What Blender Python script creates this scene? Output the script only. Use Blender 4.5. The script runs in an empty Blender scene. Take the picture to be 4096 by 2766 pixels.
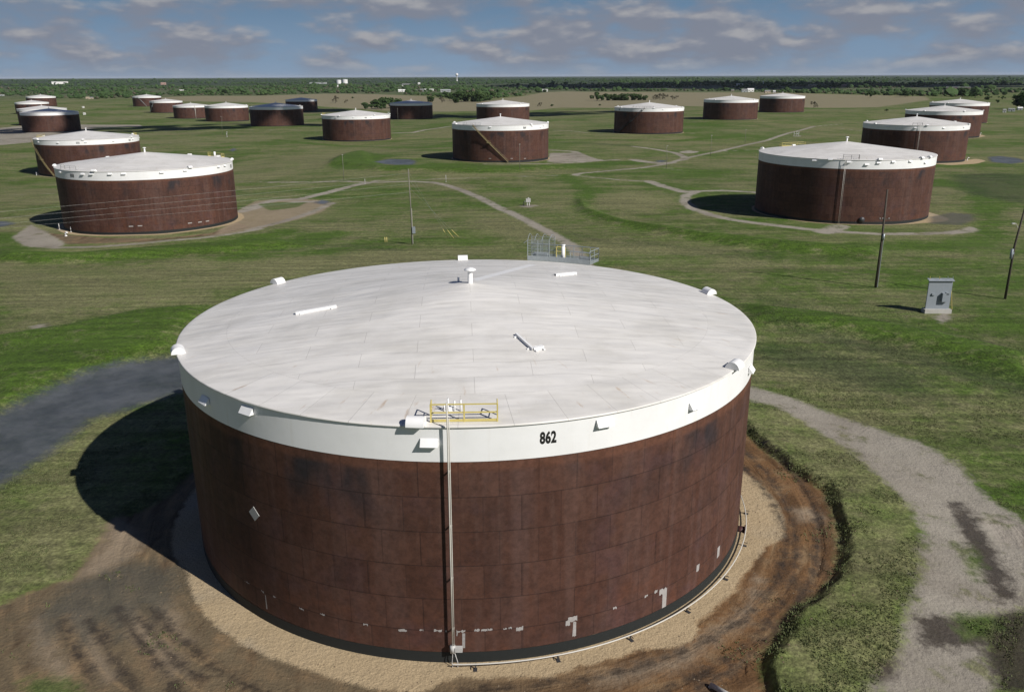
import bpy, bmesh, math, random
import numpy as np
from mathutils import Vector, Matrix

random.seed(7); rng = np.random.default_rng(7)
S = bpy.context.scene
COL = S.collection

# ------------------------------------------------------------------ camera
F, PITCH, ROLL, CH = 3352.17, 0.310926, -0.0041812, 35.3116      # solved from the photograph (4096 px wide)
fwd = np.array([0, math.cos(PITCH), -math.sin(PITCH)]); rgt = np.array([1., 0, 0]); upv = np.cross(rgt, fwd)
r2 = math.cos(ROLL)*rgt + math.sin(ROLL)*upv; u2 = -math.sin(ROLL)*rgt + math.cos(ROLL)*upv
cd = bpy.data.cameras.new('camera'); cam = bpy.data.objects.new('camera', cd); COL.objects.link(cam)
cd.sensor_width = 36; cd.lens = F/4096*36; cd.clip_start = 0.5; cd.clip_end = 120000
cam.matrix_world = Matrix(((r2[0], u2[0], -fwd[0], 0), (r2[1], u2[1], -fwd[1], 0), (r2[2], u2[2], -fwd[2], CH), (0, 0, 0, 1)))
S.camera = cam

# ------------------------------------------------------------------ light
SUN_EL, SUN_AZ = math.radians(37.3), math.radians(-38.8)           # azimuth from +x
SUN_STRENGTH, SKY_STRENGTH = 5.0, 0.05
sd_ = bpy.data.lights.new('sun', 'SUN'); sd_.energy = SUN_STRENGTH; sd_.angle = math.radians(0.5); sd_.color = (1, .955, .89)
sun = bpy.data.objects.new('sun', sd_); COL.objects.link(sun)
SDIR = Vector((math.cos(SUN_EL)*math.cos(SUN_AZ), math.cos(SUN_EL)*math.sin(SUN_AZ), math.sin(SUN_EL)))
sun.rotation_euler = SDIR.to_track_quat('Z', 'Y').to_euler(); sun.location = (60, -60, 120)
S.view_settings.view_transform = 'Standard'; S.view_settings.look = 'None'
S.view_settings.exposure = 0; S.view_settings.gamma = 1; S.view_settings.use_curve_mapping = False
S.cycles.use_denoising = True; S.cycles.max_bounces = 5

# ------------------------------------------------------------------ node helpers
def sock(nt, v, inp):
    if isinstance(v, bpy.types.NodeSocket): nt.links.new(v, inp)
    elif isinstance(v, (tuple, list)):
        inp.default_value = (*v, 1) if len(v) == 3 and inp.type == 'RGBA' else v
    else: inp.default_value = v
def nd(nt, t, ins=None, **pr):
    n = nt.nodes.new(t)
    for k, v in pr.items(): setattr(n, k, v)
    for k, v in (ins or {}).items(): sock(nt, v, n.inputs[k])
    return n
def M_(nt, op, a, b=0.0, c=None, clamp=False):
    n = nt.nodes.new('ShaderNodeMath'); n.operation = op; n.use_clamp = clamp
    sock(nt, a, n.inputs[0]); sock(nt, b, n.inputs[1])
    if c is not None: sock(nt, c, n.inputs[2])
    return n.outputs[0]
def MIX(nt, f, a, b, blend='MIX'):
    n = nt.nodes.new('ShaderNodeMix'); n.data_type = 'RGBA'; n.blend_type = blend
    sock(nt, f, n.inputs[0]); sock(nt, a, n.inputs[6]); sock(nt, b, n.inputs[7]); return n.outputs[2]
def SM(nt, v, lo, hi, a=0.0, b=1.0):
    n = nd(nt, 'ShaderNodeMapRange', {'Value': v, 'From Min': lo, 'From Max': hi, 'To Min': a, 'To Max': b}, interpolation_type='SMOOTHSTEP'); return n.outputs[0]
def NZ(nt, vec, scale, detail=3, rough=.55, dist=0.0):
    return nd(nt, 'ShaderNodeTexNoise', {'Vector': vec, 'Scale': scale, 'Detail': detail, 'Roughness': rough, 'Distortion': dist}).outputs['Fac']
def VSC(nt, vec, s):
    return nd(nt, 'ShaderNodeVectorMath', {0: vec, 1: s}, operation='MULTIPLY').outputs[0]
def new_mat(name):
    m = bpy.data.materials.new(name); m.use_nodes = True; nt = m.node_tree
    return m, nt, nt.nodes['Principled BSDF']
def bump(nt, b, h, strength, dist):
    n = nd(nt, 'ShaderNodeBump', {'Height': h, 'Strength': strength, 'Distance': dist}); nt.links.new(n.outputs[0], b.inputs['Normal'])
def simple(name, col, rough=.6, metal=0.0, var=.25, scale=3.0):
    m, nt, b = new_mat(name)
    tc = nd(nt, 'ShaderNodeTexCoord').outputs['Object']
    n = NZ(nt, tc, scale, 4)
    c = MIX(nt, n, tuple(x*(1-var) for x in col), tuple(min(1, x*(1+var)) for x in col))
    nt.links.new(c, b.inputs['Base Color']); b.inputs['Roughness'].default_value = rough; b.inputs['Metallic'].default_value = metal
    return m

# ------------------------------------------------------------------ world: sky with a broken layer of small clouds
W = bpy.data.worlds.new('World'); S.world = W; W.use_nodes = True; nt = W.node_tree
bg = nt.nodes['Background']; bg.inputs['Strength'].default_value = SKY_STRENGTH
sky = nt.nodes.new('ShaderNodeTexSky'); sky.sky_type = 'NISHITA'; sky.sun_disc = False
sky.sun_elevation = SUN_EL; sky.sun_rotation = math.radians(129.8); sky.altitude = 300; sky.air_density = 1.0; sky.dust_density = .3; sky.ozone_density = 2.0
tc = nd(nt, 'ShaderNodeTexCoord').outputs['Generated']
sx = nd(nt, 'ShaderNodeSeparateXYZ', {0: tc})
az = M_(nt, 'ARCTAN2', sx.outputs[0], sx.outputs[1]); el = M_(nt, 'ARCSINE', sx.outputs[2])
def cvec(du, dv, su, sv):
    return nd(nt, 'ShaderNodeCombineXYZ', {0: M_(nt, 'MULTIPLY_ADD', az, su, du*su), 1: M_(nt, 'MULTIPLY_ADD', el, sv, dv*sv), 2: 3.7}).outputs[0]
big = NZ(nt, cvec(.9, 0, 2.6, 9), 1.0, 2)
def cl(du, dv): return NZ(nt, cvec(du, dv, 14.5, 39), 1.0, 6, .5, .05)
n1 = M_(nt, 'MULTIPLY_ADD', big, .7, cl(0, 0)); n2 = M_(nt, 'MULTIPLY_ADD', big, .7, cl(.0045, .0075))
cov = SM(nt, n1, .69, .96)
lit = SM(nt, M_(nt, 'SUBTRACT', n1, n2), -.02, .20)
K = 1/SKY_STRENGTH
cdark, clight = tuple(x*K for x in (.215, .232, .285)), tuple(x*K for x in (.380, .374, .388))
ccol = MIX(nt, lit, cdark, clight)
air = MIX(nt, SM(nt, el, .0, .10), tuple(x*K for x in (.215, .310, .435)), tuple(x*K for x in (.118, .210, .328)))
skyc = MIX(nt, SM(nt, el, .09, .35), air, MIX(nt, 1.0, sky.outputs[0], (.36, .52, .82), 'MULTIPLY'))
thin = M_(nt, 'MULTIPLY', cov, SM(nt, el, .002, .022, .45, .9))
thin = M_(nt, 'MULTIPLY', thin, SM(nt, el, .6, .2))
nt.links.new(MIX(nt, thin, skyc, ccol), bg.inputs['Color'])

# ------------------------------------------------------------------ projection helpers
def ray(px, py):
    return fwd + (px-2048)/F*r2 - (py-1383)/F*u2
TANKS = dict(MAIN=(-3.459, 67.302, 0.0), A=(-101.7,238.0,-3.4), B=(-203.3,413.3,-7.7), C=(-401.7,756.9,-8.7), C2=(-481.3,893.6,-10.4),
    D=(-719.5,1310.3,-15.1), E=(-803.8,1495.1,-10.4), Fx=(-620.3,1489.1,-10.7), G=(-509.2,1288.3,-13.4), Hx=(-426.1,1160.7,-15.9), I=(-312.5,956.9,-10.0),
    J=(-206.8,767.1,-5.1), Kx=(-310.0,1291.0,-12.4), L=(-105.2,589.3,-5.1), Mx=(-107.7,940.2,-7.7), N=(-7.0,751.9,-3.2), O=(-5.1,411.0,-1.9),
    P=(92.0,579.7,-0.6), Q=(189.1,749.9,-0.4), Sx=(287.0,923.6,-1.7), T=(92.2,236.4,-1.2), U=(190.2,406.8,-2.5), Wx=(283.3,568.9,-3.1), X=(381.4,741.1,-3.6))
R, HT, APEX = 22.86, 16.25, 2.95
TA = np.array(list(TANKS.values()))
def sstep(a, b, x):
    t = np.clip((x-a)/(b-a), 0, 1); return t*t*(3-2*t)
def gz0(x, y):
    x = np.asarray(x, float); y = np.asarray(y, float); sh = x.shape; x = x.ravel(); y = y.ravel()
    r = np.hypot(x, y); k = np.minimum(1, 1650/np.maximum(r, 1)); xc, yc = x*k, y*k
    num = np.zeros_like(x); den = np.zeros_like(x); pad = np.zeros_like(x); padw = np.zeros_like(x)
    for tx, ty, tz in TA:
        d2 = (xc-tx)**2+(yc-ty)**2; w = 1/(d2+70**2)**1.6; num += w*tz; den += w
        f = 1-sstep(R+7, R+70, np.hypot(x-tx, y-ty)); pad = pad+f*tz; padw = padw+f
    z = num/den
    pw = np.minimum(padw, 1); z = z*(1-pw)+np.where(padw > 0, pad/np.maximum(padw, 1e-9), 0)*pw
    t = np.clip((r-2300)/6500, 0, 1); z = z*(1-t)+(11.5-16*x/np.maximum(r, 1))*t
    z = z+.25*np.sin(x*.031+1)*np.sin(y*.027)*sstep(60, 140, r)
    return z.reshape(sh)
def at0(px, py, gz=gz0):
    d = ray(px, py); hd = math.hypot(d[0], d[1])
    rr = np.exp(np.linspace(math.log(15), math.log(20000), 3000)); t = rr/hd
    zr = CH+d[2]*t; g = gz(d[0]*t, d[1]*t); below = np.nonzero(zr < g)[0]
    i = below[0] if len(below) else len(t)-1
    a = (zr-g)[i-1]; b = (zr-g)[i]; k = a/(a-b) if a != b else 0; tt = t[i-1]+(t[i]-t[i-1])*k
    return (d[0]*tt, d[1]*tt)
def cyl(px, py, tk='MAIN', rad=R):
    """angle and height where the sight line of a photo pixel meets a tank's shell"""
    tx, ty, tz = TANKS[tk]; d = ray(px, py); a = d[0]**2+d[1]**2; b = -(d[0]*tx+d[1]*ty); c = tx*tx+ty*ty-rad*rad
    q = b*b-a*c; t = (-b-math.sqrt(max(q, 0)))/a
    x, y = d[0]*t-tx, d[1]*t-ty
    return math.atan2(y, x), CH+d[2]*t-tz
def roof_at(px, py, tk='MAIN'):
    tx, ty, tz = TANKS[tk]; d = ray(px, py); lo, hi = 20., 4000.
    f = lambda t: CH+d[2]*t-(tz+HT+APEX*(1-math.hypot(d[0]*t-tx, d[1]*t-ty)/R))
    ts = np.linspace(math.hypot(tx, ty)-R-6, math.hypot(tx, ty)+R+6, 600)/math.hypot(d[0], d[1])
    v = [f(t) for t in ts]
    for i in range(1, len(ts)):
        if v[i] < 0:
            k = v[i-1]/(v[i-1]-v[i]); t = ts[i-1]+(ts[i]-ts[i-1])*k; return d[0]*t-tx, d[1]*t-ty
    return d[0]*ts[-1]-tx, d[1]*ts[-1]-ty

# ------------------------------------------------------------------ ground features, traced in photo pixels and laid on the terrain
def PL(pts): return np.array([at0(*q) for q in pts])
def ring(tk, rad, n=60):
    tx, ty, _ = TANKS[tk]; a = np.linspace(0, 2*math.pi, n, endpoint=False); return np.c_[tx+rad*np.cos(a), ty+rad*np.sin(a)]
LINE, POLY = {}, {}
def line(cls, pts, w): LINE.setdefault(cls, []).append((PL(pts), w))
def poly(cls, pts): POLY.setdefault(cls, []).append(PL(pts))
# roads
line('road', [(1081,730),(1376,725.6),(1491,730),(1641,725.6),(1729,730),(1795,743),(1861,765),(1927,794),(1993,829),(2048,853),(2136,897),(2214,940),(2280,978),(2325,1030),(2365,1085),(2400,1180)], 1.5)
line('road', [(1491,728),(1400,745),(1310,770),(1200,795),(1100,800),(991,833)], 2.0)
line('road', [(1040,915),(920,935),(793,953),(573,972),(396,986),(220,992),(150,975)], 1.1)
line('road', [(2594,725),(2665,749),(2735,767),(2830,764),(2900,763),(3017,768),(3150,790)], 1.9)
line('road', [(2790,766),(2745,780),(2738,808),(2770,834),(2841,860),(2929,878),(3072,898),(3213,915),(3355,926),(3496,933),(3685,935),(3800,930),(3880,920)], 1.6)
line('road', [(3300,928),(3360,905)], 2.5)
line('road', [(1500,722),(1729,717),(2048,708),(2259,699),(2295,700),(2400,712),(2550,725),(2594,725)], .9)
line('road', [(2295,699),(2330,692),(2445,683),(2577,670),(2665,655),(2753,630),(2863,608),(2973,582),(3072,561),(3160,531),(3257,505),(3372,496)], 1.5)
line('road', [(3257,511),(3345,513),(3446,524)], 1.0)
line('road', [(2863,606),(2929,603),(3061,598)], .9)
line('road', [(2533,586),(2621,597),(2700,611),(2740,628),(2735,640)], 1.8)
line('road', [(2537,639),(2577,646),(2634,652),(2680,652)], 3.0)
line('road', [(1940,656),(2048,656),(2180,654),(2312,650),(2400,642),(2471,639)], 1.8)
line('road', [(2196,600),(2295,606),(2348,628),(2383,639)], 1.8)
line('road', [(2211,521),(2356,532),(2533,537),(2709,536),(2784,533)], 1.0)
line('road', [(661,521),(1024,520),(1213,520)], 1.4)
line('road', [(555,584),(908,549),(1024,542)], .8)
line('road', [(1575,532),(1650,531),(1698,520),(1804,505)], 2.2)
line('road', [(0,630),(128,622)], .6); line('road', [(0,782),(220,774)], .6)
line('road', [(760,720),(1081,730)], .5)
poly('road', [(3000,1548),(3180,1596),(3280,1640),(3400,1680),(3550,1730),(3700,1775),(3820,1850),(3890,1925),(3960,2000),(4060,2060),(4120,2110),(4120,2420),(3960,2470),(3800,2490),(3940,2570),(4000,2700),(3960,2800),(3480,2800),(3560,2680),(3620,2580),(3600,2510),(3650,2420),(3675,2340),(3680,2240),(3690,2130),(3630,2030),(3540,1940),(3440,1850),(3340,1780),(3220,1700),(3100,1640),(3000,1612),(2900,1590),(2860,1530)])
poly('road', [(123,899),(48,948),(97,985),(220,994),(264,976),(185,926)])
line('road', [(960,848),(1060,822),(1180,806),(1290,806)], 2.0); line('road', [(1330,812),(1240,850),(1120,890),(1000,917)], 1.3)
poly('silt', [(947,845),(1024,803),(1180,792),(1290,800),(1330,815),(1290,845),(1180,880),(1060,910),(960,925),(850,945),(900,900)])
poly('road', [(0,512),(54,506.4),(85,504),(325,498),(560,499),(573,508),(380,512),(330,522),(119,570),(63,575),(0,581),(-80,590),(-80,512)])
poly('road', [(2200,612),(2300,612),(2350,632),(2420,640),(2300,648),(2190,648)])
poly('road', [(3800,930),(3880,905),(3917,915),(3890,930),(3800,940)])
poly('road', [(120,1305),(170,1298),(220,1306),(190,1318),(140,1320)])
poly('road', [(2715,606),(2760,602),(2805,607),(2770,613),(2725,613)])
poly('road', [(2075,822),(2113,817),(2158,821),(2120,829),(2085,827)])
poly('road', [(3735,1265),(3790,1250),(3800,1275),(3760,1290)])
for q in ((2680,672),(2712,679)): line('road', [(q[0]-22, q[1]), (q[0]+10, q[1]+1)], .7)
# tan gravel rings round the tanks
main_pad = [(738,2272),(776,2403),(813,2459),(888,2524),(972,2580),(1075,2627),(1187,2664),(1308,2702),(1393,2730),(1520,2762),(1660,2772),(1787,2722),(1844,2706),(2045,2710),(2207,2702),(2328,2662),(2394,2646),(2555,2600),(2684,2590),(2765,2565),(2793,2517),(2789,2477),(2878,2420),(2950,2339),(3015,2250),(3055,2194),(3140,2146),(3136,2065),(3104,2000),(3040,1930)]
pp = PL(main_pad); c0 = TA[0][:2]; ang = np.unwrap(np.arctan2(pp[:,1]-c0[1], pp[:,0]-c0[0]))
back = np.linspace(ang[-1], ang[0]+2*math.pi, 30)[1:-1]
pp = np.r_[pp, np.c_[c0[0]+25.2*np.cos(back), c0[1]+25.2*np.sin(back)]]
POLY['gravel'] = [pp]
for k in TANKS:
    if k != 'MAIN' and k not in ('T',): POLY['gravel'].append(ring(k, R+(1.7 if k in 'AU' else .9)))
tpad = ring('T', R+.8); tx, ty, _ = TANKS['T']; rr_ = R+.8+4.5*np.exp(-((np.arctan2(tpad[:,1]-ty, tpad[:,0]-tx)+.62)/.35)**2)
tpad = np.c_[tx+(tpad[:,0]-tx)*rr_/(R+.8), ty+(tpad[:,1]-ty)*rr_/(R+.8)]; POLY['gravel'].append(tpad)
poly('gravel', [(3744,656),(3869,639),(3906,635),(3947,643),(3906,655),(3800,660)])
poly('gravel', [(3860,543),(3915,536),(3945,545),(3900,551)])
# brown mud basin round the near tank
bank = [(2940,1690),(2990,1740),(3040,1790),(3160,1880),(3290,1960),(3340,2080),(3352,2200),(3340,2300),(3270,2370),(3170,2430),(3120,2510),(3070,2600),(3050,2670),(3060,2766),(3070,2830)]
dirt_near = bank+[(2500,2900),(1500,2900),(700,2880),(300,2860),(-80,2840),(-80,2430),(0,2412),(140,2356),(280,2319),(300,2290),(400,2160),(440,2075),(520,2060)]
pd = PL(dirt_near); bankw = PL(bank)
a0, a1 = math.atan2(pd[-1][1]-c0[1], pd[-1][0]-c0[0]), math.atan2(pd[0][1]-c0[1], pd[0][0]-c0[0])
if a0 < a1: a0 += 2*math.pi
back = np.linspace(a0, a1, 30)[1:-1]
POLY['dirt'] = [np.r_[pd, np.c_[c0[0]+27*np.cos(back), c0[1]+27*np.sin(back)]]]
poly('dirt', [(185,930),(420,952),(640,955),(850,930),(950,890),(1000,905),(860,940),(573,968),(264,976)])
poly('damp', [(3720,868),(3800,850),(3890,858),(3900,880),(3850,900),(3720,895)])
poly('dirt', [(2195,632),(2260,615),(2320,628),(2200,645)])
poly('dirt', [(3925,2080),(3990,2060),(4110,2110),(4110,2200),(4000,2180)])
# paler silt washed over the mud
poly('silt', [(467,2066),(585,2160),(520,2230),(430,2290),(308,2312),(340,2270),(420,2180),(440,2090)])
poly('damp', [(150,2440),(300,2330),(480,2250),(620,2250),(720,2290),(700,2400),(620,2500),(560,2440),(480,2560),(400,2500),(330,2580),(260,2480),(180,2560)])
poly('silt', [(490,2450),(540,2440),(700,2600),(760,2700),(640,2640),(520,2540)])
poly('silt', [(600,2380),(660,2390),(760,2560),(730,2570),(640,2480)])
poly('silt', [(3150,2035),(3240,2030),(3300,2070),(3200,2085)])
poly('silt', [(2380,2700),(2700,2620),(2980,2430),(3030,2300),(3050,2320),(3000,2470),(2740,2660),(2400,2740)])
# wet ground and puddles
poly('wet', [(-60,1690),(0,1664),(187,1571),(327,1506),(486,1459),(691,1426),(900,1405),(1000,1430),(900,1560),(735,1565),(654,1592),(523,1634),(374,1676),(187,1825),(0,1940),(-60,1980)])
poly('wet', [(1490,648),(1560,636),(1640,637),(1665,645),(1655,660),(1600,661),(1530,655)])
poly('wet', [(1262,808),(1290,798),(1322,806),(1300,817),(1270,816)])
poly('wet', [(3952,628),(3998,624),(4079,633),(4100,647),(4044,656),(3964,648)])
poly('wet', [(2621,645),(2635,640),(2668,641),(2662,648),(2630,649)])
poly('wet', [(-40,884),(30,884),(60,895),(20,905),(-40,912)])
poly('wet', [(918,600),(935,592),(945,600),(930,608)])
poly('mud', [(3796,2010),(3845,2010),(3900,2065),(3975,2190),(4030,2300),(4070,2400),(3990,2400),(3930,2300),(3870,2190),(3820,2080)])
poly('mud', [(3650,2490),(3930,2480),(3960,2590),(3700,2610)])
poly('mud', [(3940,2470),(4140,2440),(4140,2780),(4010,2760),(3930,2620)])
poly('mud', [(3530,2660),(3580,2660),(3570,2720),(3510,2740)])
for q in ([(470,2440),(560,2560),(640,2660),(720,2780)],[(360,2480),(430,2600),(520,2720),(560,2790)],[(250,2470),(300,2600),(370,2720)],[(600,2430),(720,2560),(880,2680),(1050,2770)],[(560,2470),(660,2600),(800,2720)]): line('mud', q, .22)
for q in ([(510,2430),(600,2560),(690,2690)],[(300,2440),(370,2580),(440,2700)],[(150,2480),(190,2600),(250,2700)]): line('silt', q, .35)
for k, w in ((3.2,.18),(5.0,.16),(6.6,.2)):
    a_ = np.linspace(-1.55, .35, 40); LINE.setdefault('mud', []).append((np.c_[c0[0]+(R+k+2.6*np.sin(a_*3+k)*.25)*np.cos(a_), c0[1]+(R+k+2.6*np.sin(a_*3+k)*.25)*np.sin(a_)], w))
# lush and dry grass; the green of the berm bands also paints in their shading
left_band = [(-60,1360),(0,1358),(264,1314),(529,1255),(776,1234),(800,1262),(740,1340),(705,1411),(529,1446),(264,1534),(0,1667),(-60,1700)]
poly('lush', left_band)
poly('dry', [(0,2150),(100,2080),(330,1780),(430,1690),(400,1990),(440,2060),(250,2180),(100,2290),(0,2340)])
poly('lush', [(1310,655),(1370,620),(1450,605),(1560,625),(1480,648),(1540,664),(1660,664),(1720,650),(2050,668),(2190,664),(2400,650),(2560,640),(2560,656),(2300,672),(2048,690),(1800,690),(1500,682),(1350,675)])
berm_t = [(2320,800),(2356,842),(2489,886),(2621,908),(2797,934),(3072,965),(3300,985),(3500,1000),(3500,1030),(3250,1010),(3072,990),(2970,982),(2710,942),(2480,899),(2330,847)]
poly('lush', berm_t)  # darker green here is lush grass plus painted shading of the berm
poly('lush', [(0,1010),(300,1020),(700,990),(1100,960),(1350,920),(1450,930),(1200,985),(800,1015),(300,1045),(0,1040)])
poly('lush', [(3000,1230),(3300,1260),(3700,1330),(4120,1430),(4120,1530),(3700,1400),(3300,1320),(3010,1290)])
poly('sod', [(110,2712),(190,2700),(280,2712),(345,2760),(300,2810),(90,2800)]); poly('sod', [(1030,818),(1120,808),(1230,808),(1190,828),(1080,842)])
poly('sod', [(3890,2190),(3920,2260),(3900,2330),(3850,2240)]); poly('sod', [(3830,2480),(3960,2470),(4000,2520),(3850,2560)])
poly('weed', [(3800,700),(4000,690),(4120,700),(4120,820),(4000,800),(3850,770)])
poly('weed', [(3010,1380),(3100,1370),(3400,1420),(3700,1490),(3720,1590),(3500,1570),(3200,1480),(3020,1440)])
poly('weed', [(3080,1290),(3300,1330),(3640,1400),(4120,1540),(4120,1600),(3700,1470),(3300,1380)])
poly('dry', [(0,1080),(800,1060),(1700,1000),(2050,980),(2060,1010),(1500,1060),(1000,1140),(780,1215),(529,1235),(264,1290),(0,1330)])
poly('dry', [(560,700),(1024,640),(1330,610),(1440,600),(1300,680),(1050,715),(700,720)])
poly('dry', [(2280,940),(2400,950),(2900,1000),(3050,1050),(3000,1120),(2650,1060),(2400,1020)])
poly('dry', [(2440,780),(2540,770),(2640,810),(2600,850),(2480,830)])
poly('dry', [(1250,900),(1420,895),(1500,940),(1380,960),(1260,930)])
poly('dry', [(1850,840),(2000,850),(2130,905),(2240,985),(2050,960),(1900,900)])
line('weed', [(2200,569),(2370,574),(2533,584)], 3.0); line('weed', [(3072,1200),(3310,1265),(3600,1310),(4100,1420)], .9)
for q in ([(2268,930),(2445,974),(2709,983)],[(2709,1018),(3072,1027)],[(2500,960),(2800,1000),(3072,1012)],[(1100,1000),(1400,985),(1600,1000)]): line('weed', q, .2)
line('lush', [(0,940),(60,1000),(200,1040),(520,1020),(900,970),(1150,930)], 2.5); line('lush', [(3750,720),(3900,760),(3960,850),(3950,950),(3800,985),(3500,985)], 3.5); line('lush', [(1100,560),(1300,580),(1700,590)], 4); line('lush', [(2230,560),(2700,565),(2950,545)], 4); line('lush', [(2250,700),(2350,760),(2320,820)], 2)
poly('field', [(540,397),(652,389),(800,384),(1024,384),(1300,375),(1500,377),(1700,385),(1780,395),(1850,403),(1950,403),(2030,392),(2100,384),(2160,372),(2250,366),(2390,368),(2900,370),(3060,369),(3250,375),(3550,382),(3700,386),(3720,400),(3500,430),(3300,432),(3060,428),(2750,425),(2450,432),(2250,430),(2120,442),(1750,447),(1300,427),(1000,408),(640,404)])

def sd_poly(P, X, Y):
    d2 = np.full(X.shape, 1e18); ins = np.zeros(X.shape, bool); n = len(P)
    for i in range(n):
        ax, ay = P[i]; bx, by = P[(i+1) % n]; ex, ey = bx-ax, by-ay; L2 = ex*ex+ey*ey+1e-12
        t = np.clip(((X-ax)*ex+(Y-ay)*ey)/L2, 0, 1); d2 = np.minimum(d2, (X-ax-t*ex)**2+(Y-ay-t*ey)**2)
        if ay != by:
            c = (ay > Y) != (by > Y); ins ^= c & (X < (bx-ax)*(Y-ay)/(by-ay)+ax)
    d = np.sqrt(d2); return np.where(ins, -d, d)
def d_line(P, X, Y):
    d2 = np.full(X.shape, 1e18)
    for i in range(len(P)-1):
        ax, ay = P[i]; ex, ey = P[i+1]-P[i]; L2 = ex*ex+ey*ey+1e-12
        t = np.clip(((X-ax)*ex+(Y-ay)*ey)/L2, 0, 1); d2 = np.minimum(d2, (X-ax-t*ex)**2+(Y-ay-t*ey)**2)
    return np.sqrt(d2)
CLAMP = 25.
def field_sd(cls, X, Y):
    out = np.full(X.shape, CLAMP)
    for P in POLY.get(cls, []):
        lo, hi = P.min(0)-CLAMP, P.max(0)+CLAMP; m = (X > lo[0]) & (X < hi[0]) & (Y > lo[1]) & (Y < hi[1])
        if m.any(): out[m] = np.minimum(out[m], sd_poly(P, X[m], Y[m]))
    for P, w in LINE.get(cls, []):
        lo, hi = P.min(0)-CLAMP, P.max(0)+CLAMP; m = (X > lo[0]) & (X < hi[0]) & (Y > lo[1]) & (Y < hi[1])
        if m.any(): out[m] = np.minimum(out[m], d_line(P, X[m], Y[m])-w)
    return np.clip(out, -CLAMP, CLAMP)
BASIN = POLY['dirt'][0]; BERMS = [PL(left_band), PL(berm_t), PL([(3000,1230),(3300,1260),(3700,1330),(4120,1430),(4120,1530),(3700,1400),(3300,1320),(3010,1290)]), PL([(1310,655),(1370,620),(1450,605),(1480,648),(1540,668),(1720,668),(2050,672),(2190,668),(2300,672),(2048,690),(1800,690),(1500,682)]), PL([(0,1010),(300,1020),(700,990),(1100,960),(1200,985),(800,1015),(300,1045),(0,1040)])]
def vnoise(x, y, s, seed=0):
    x = x/s; y = y/s; xi = np.floor(x).astype(np.int64); yi = np.floor(y).astype(np.int64); fx = x-xi; fy = y-yi
    fx = fx*fx*(3-2*fx); fy = fy*fy*(3-2*fy)
    h = lambda a, b: ((((a*73856093) ^ (b*19349663) ^ (seed*83492791)) * 2654435761) % 100003)/100003.0
    return (h(xi, yi)*(1-fx)+h(xi+1, yi)*fx)*(1-fy)+(h(xi, yi+1)*(1-fx)+h(xi+1, yi+1)*fx)*fy
def relief(X, Y):
    z = np.zeros(X.shape)
    m = np.hypot(X-c0[0], Y-c0[1]) < 62
    if m.any():
        x, y = X[m], Y[m]; s = sd_poly(BASIN, x, y)
        right = sstep(4, 14, x-c0[0]); jag = (vnoise(x, y, 1.1, 3)-.5)*.5+(vnoise(x, y, 3.3, 4)-.5)*.6
        e = sstep(.0, 1.1, s+jag)*(1-sstep(2.5, 13, s))
        z[m] = e*(.66*right+.08*(1-right))+(vnoise(x, y, 2.2, 9)-.5)*.10*(s < 1)*sstep(24, 27, np.hypot(x-c0[0], y-c0[1]))
        # wheel ruts round the basin
        rad = np.hypot(x-c0[0], y-c0[1])+(vnoise(x, y, 6, 5)-.5)*1.4
        z[m] -= .10*np.exp(-((rad-29.6)/.35)**2)*(s < -1)*right+.10*np.exp(-((rad-31.6)/.35)**2)*(s < -1)*right
    for P in BERMS:
        lo, hi = P.min(0)-12, P.max(0)+12; m = (X > lo[0]) & (X < hi[0]) & (Y > lo[1]) & (Y < hi[1])
        if m.any(): z[m] += 1.3*(1-sstep(-3.5, 3, sd_poly(P, X[m], Y[m])))
    r = np.hypot(X, Y); z += (vnoise(X, Y, 9, 1)-.5)*.25*sstep(30, 60, np.hypot(X-c0[0], Y-c0[1]))*(1-sstep(300, 600, r))
    return z
def gz(x, y):
    x = np.atleast_1d(np.asarray(x, float)); y = np.atleast_1d(np.asarray(y, float)); return gz0(x, y)+relief(x, y)
def at(px, py):
    x, y = at0(px, py, lambda a, b: gz(a, b)); return float(x), float(y), float(gz(x, y)[0])

# ------------------------------------------------------------------ ground sheet (one polar sheet, split by what covers it)
azs = np.r_[np.radians(np.arange(-42, 42.01, .1)), np.radians(np.arange(45, 316, 3.))]
rad = [1.]
for lim, k in ((25, 1.5), (330, 1.005), (3200, 1.01), (70000, 1.06)):
    while rad[-1] < lim: rad.append(rad[-1]*k)
rad = np.array(rad); na, nr = len(azs), len(rad)
AZ, RR = np.meshgrid(azs, rad); GX, GY = (RR*np.sin(AZ)).ravel(), (RR*np.cos(AZ)).ravel()
GZ = gz(GX, GY)
CLS = ['road', 'gravel', 'dirt', 'silt', 'wet', 'mud', 'lush', 'weed', 'dry', 'field', 'damp', 'sod']
SD = {c: field_sd(c, GX, GY) for c in CLS}
ii, jj = np.meshgrid(np.arange(nr-1), np.arange(na), indexing='ij'); j2 = (jj+1) % na
Q = np.stack([ii*na+jj, ii*na+j2, (ii+1)*na+j2, (ii+1)*na+jj], -1).reshape(-1, 4)[:, ::-1]
fsd = {c: SD[c][Q].mean(1) for c in ('road', 'gravel', 'dirt', 'wet', 'field')}
part = np.zeros(len(Q), int)
for v, c in ((5, 'field'), (3, 'dirt'), (1, 'road'), (2, 'gravel'), (4, 'wet')): part[fsd[c] < 0] = v

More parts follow.
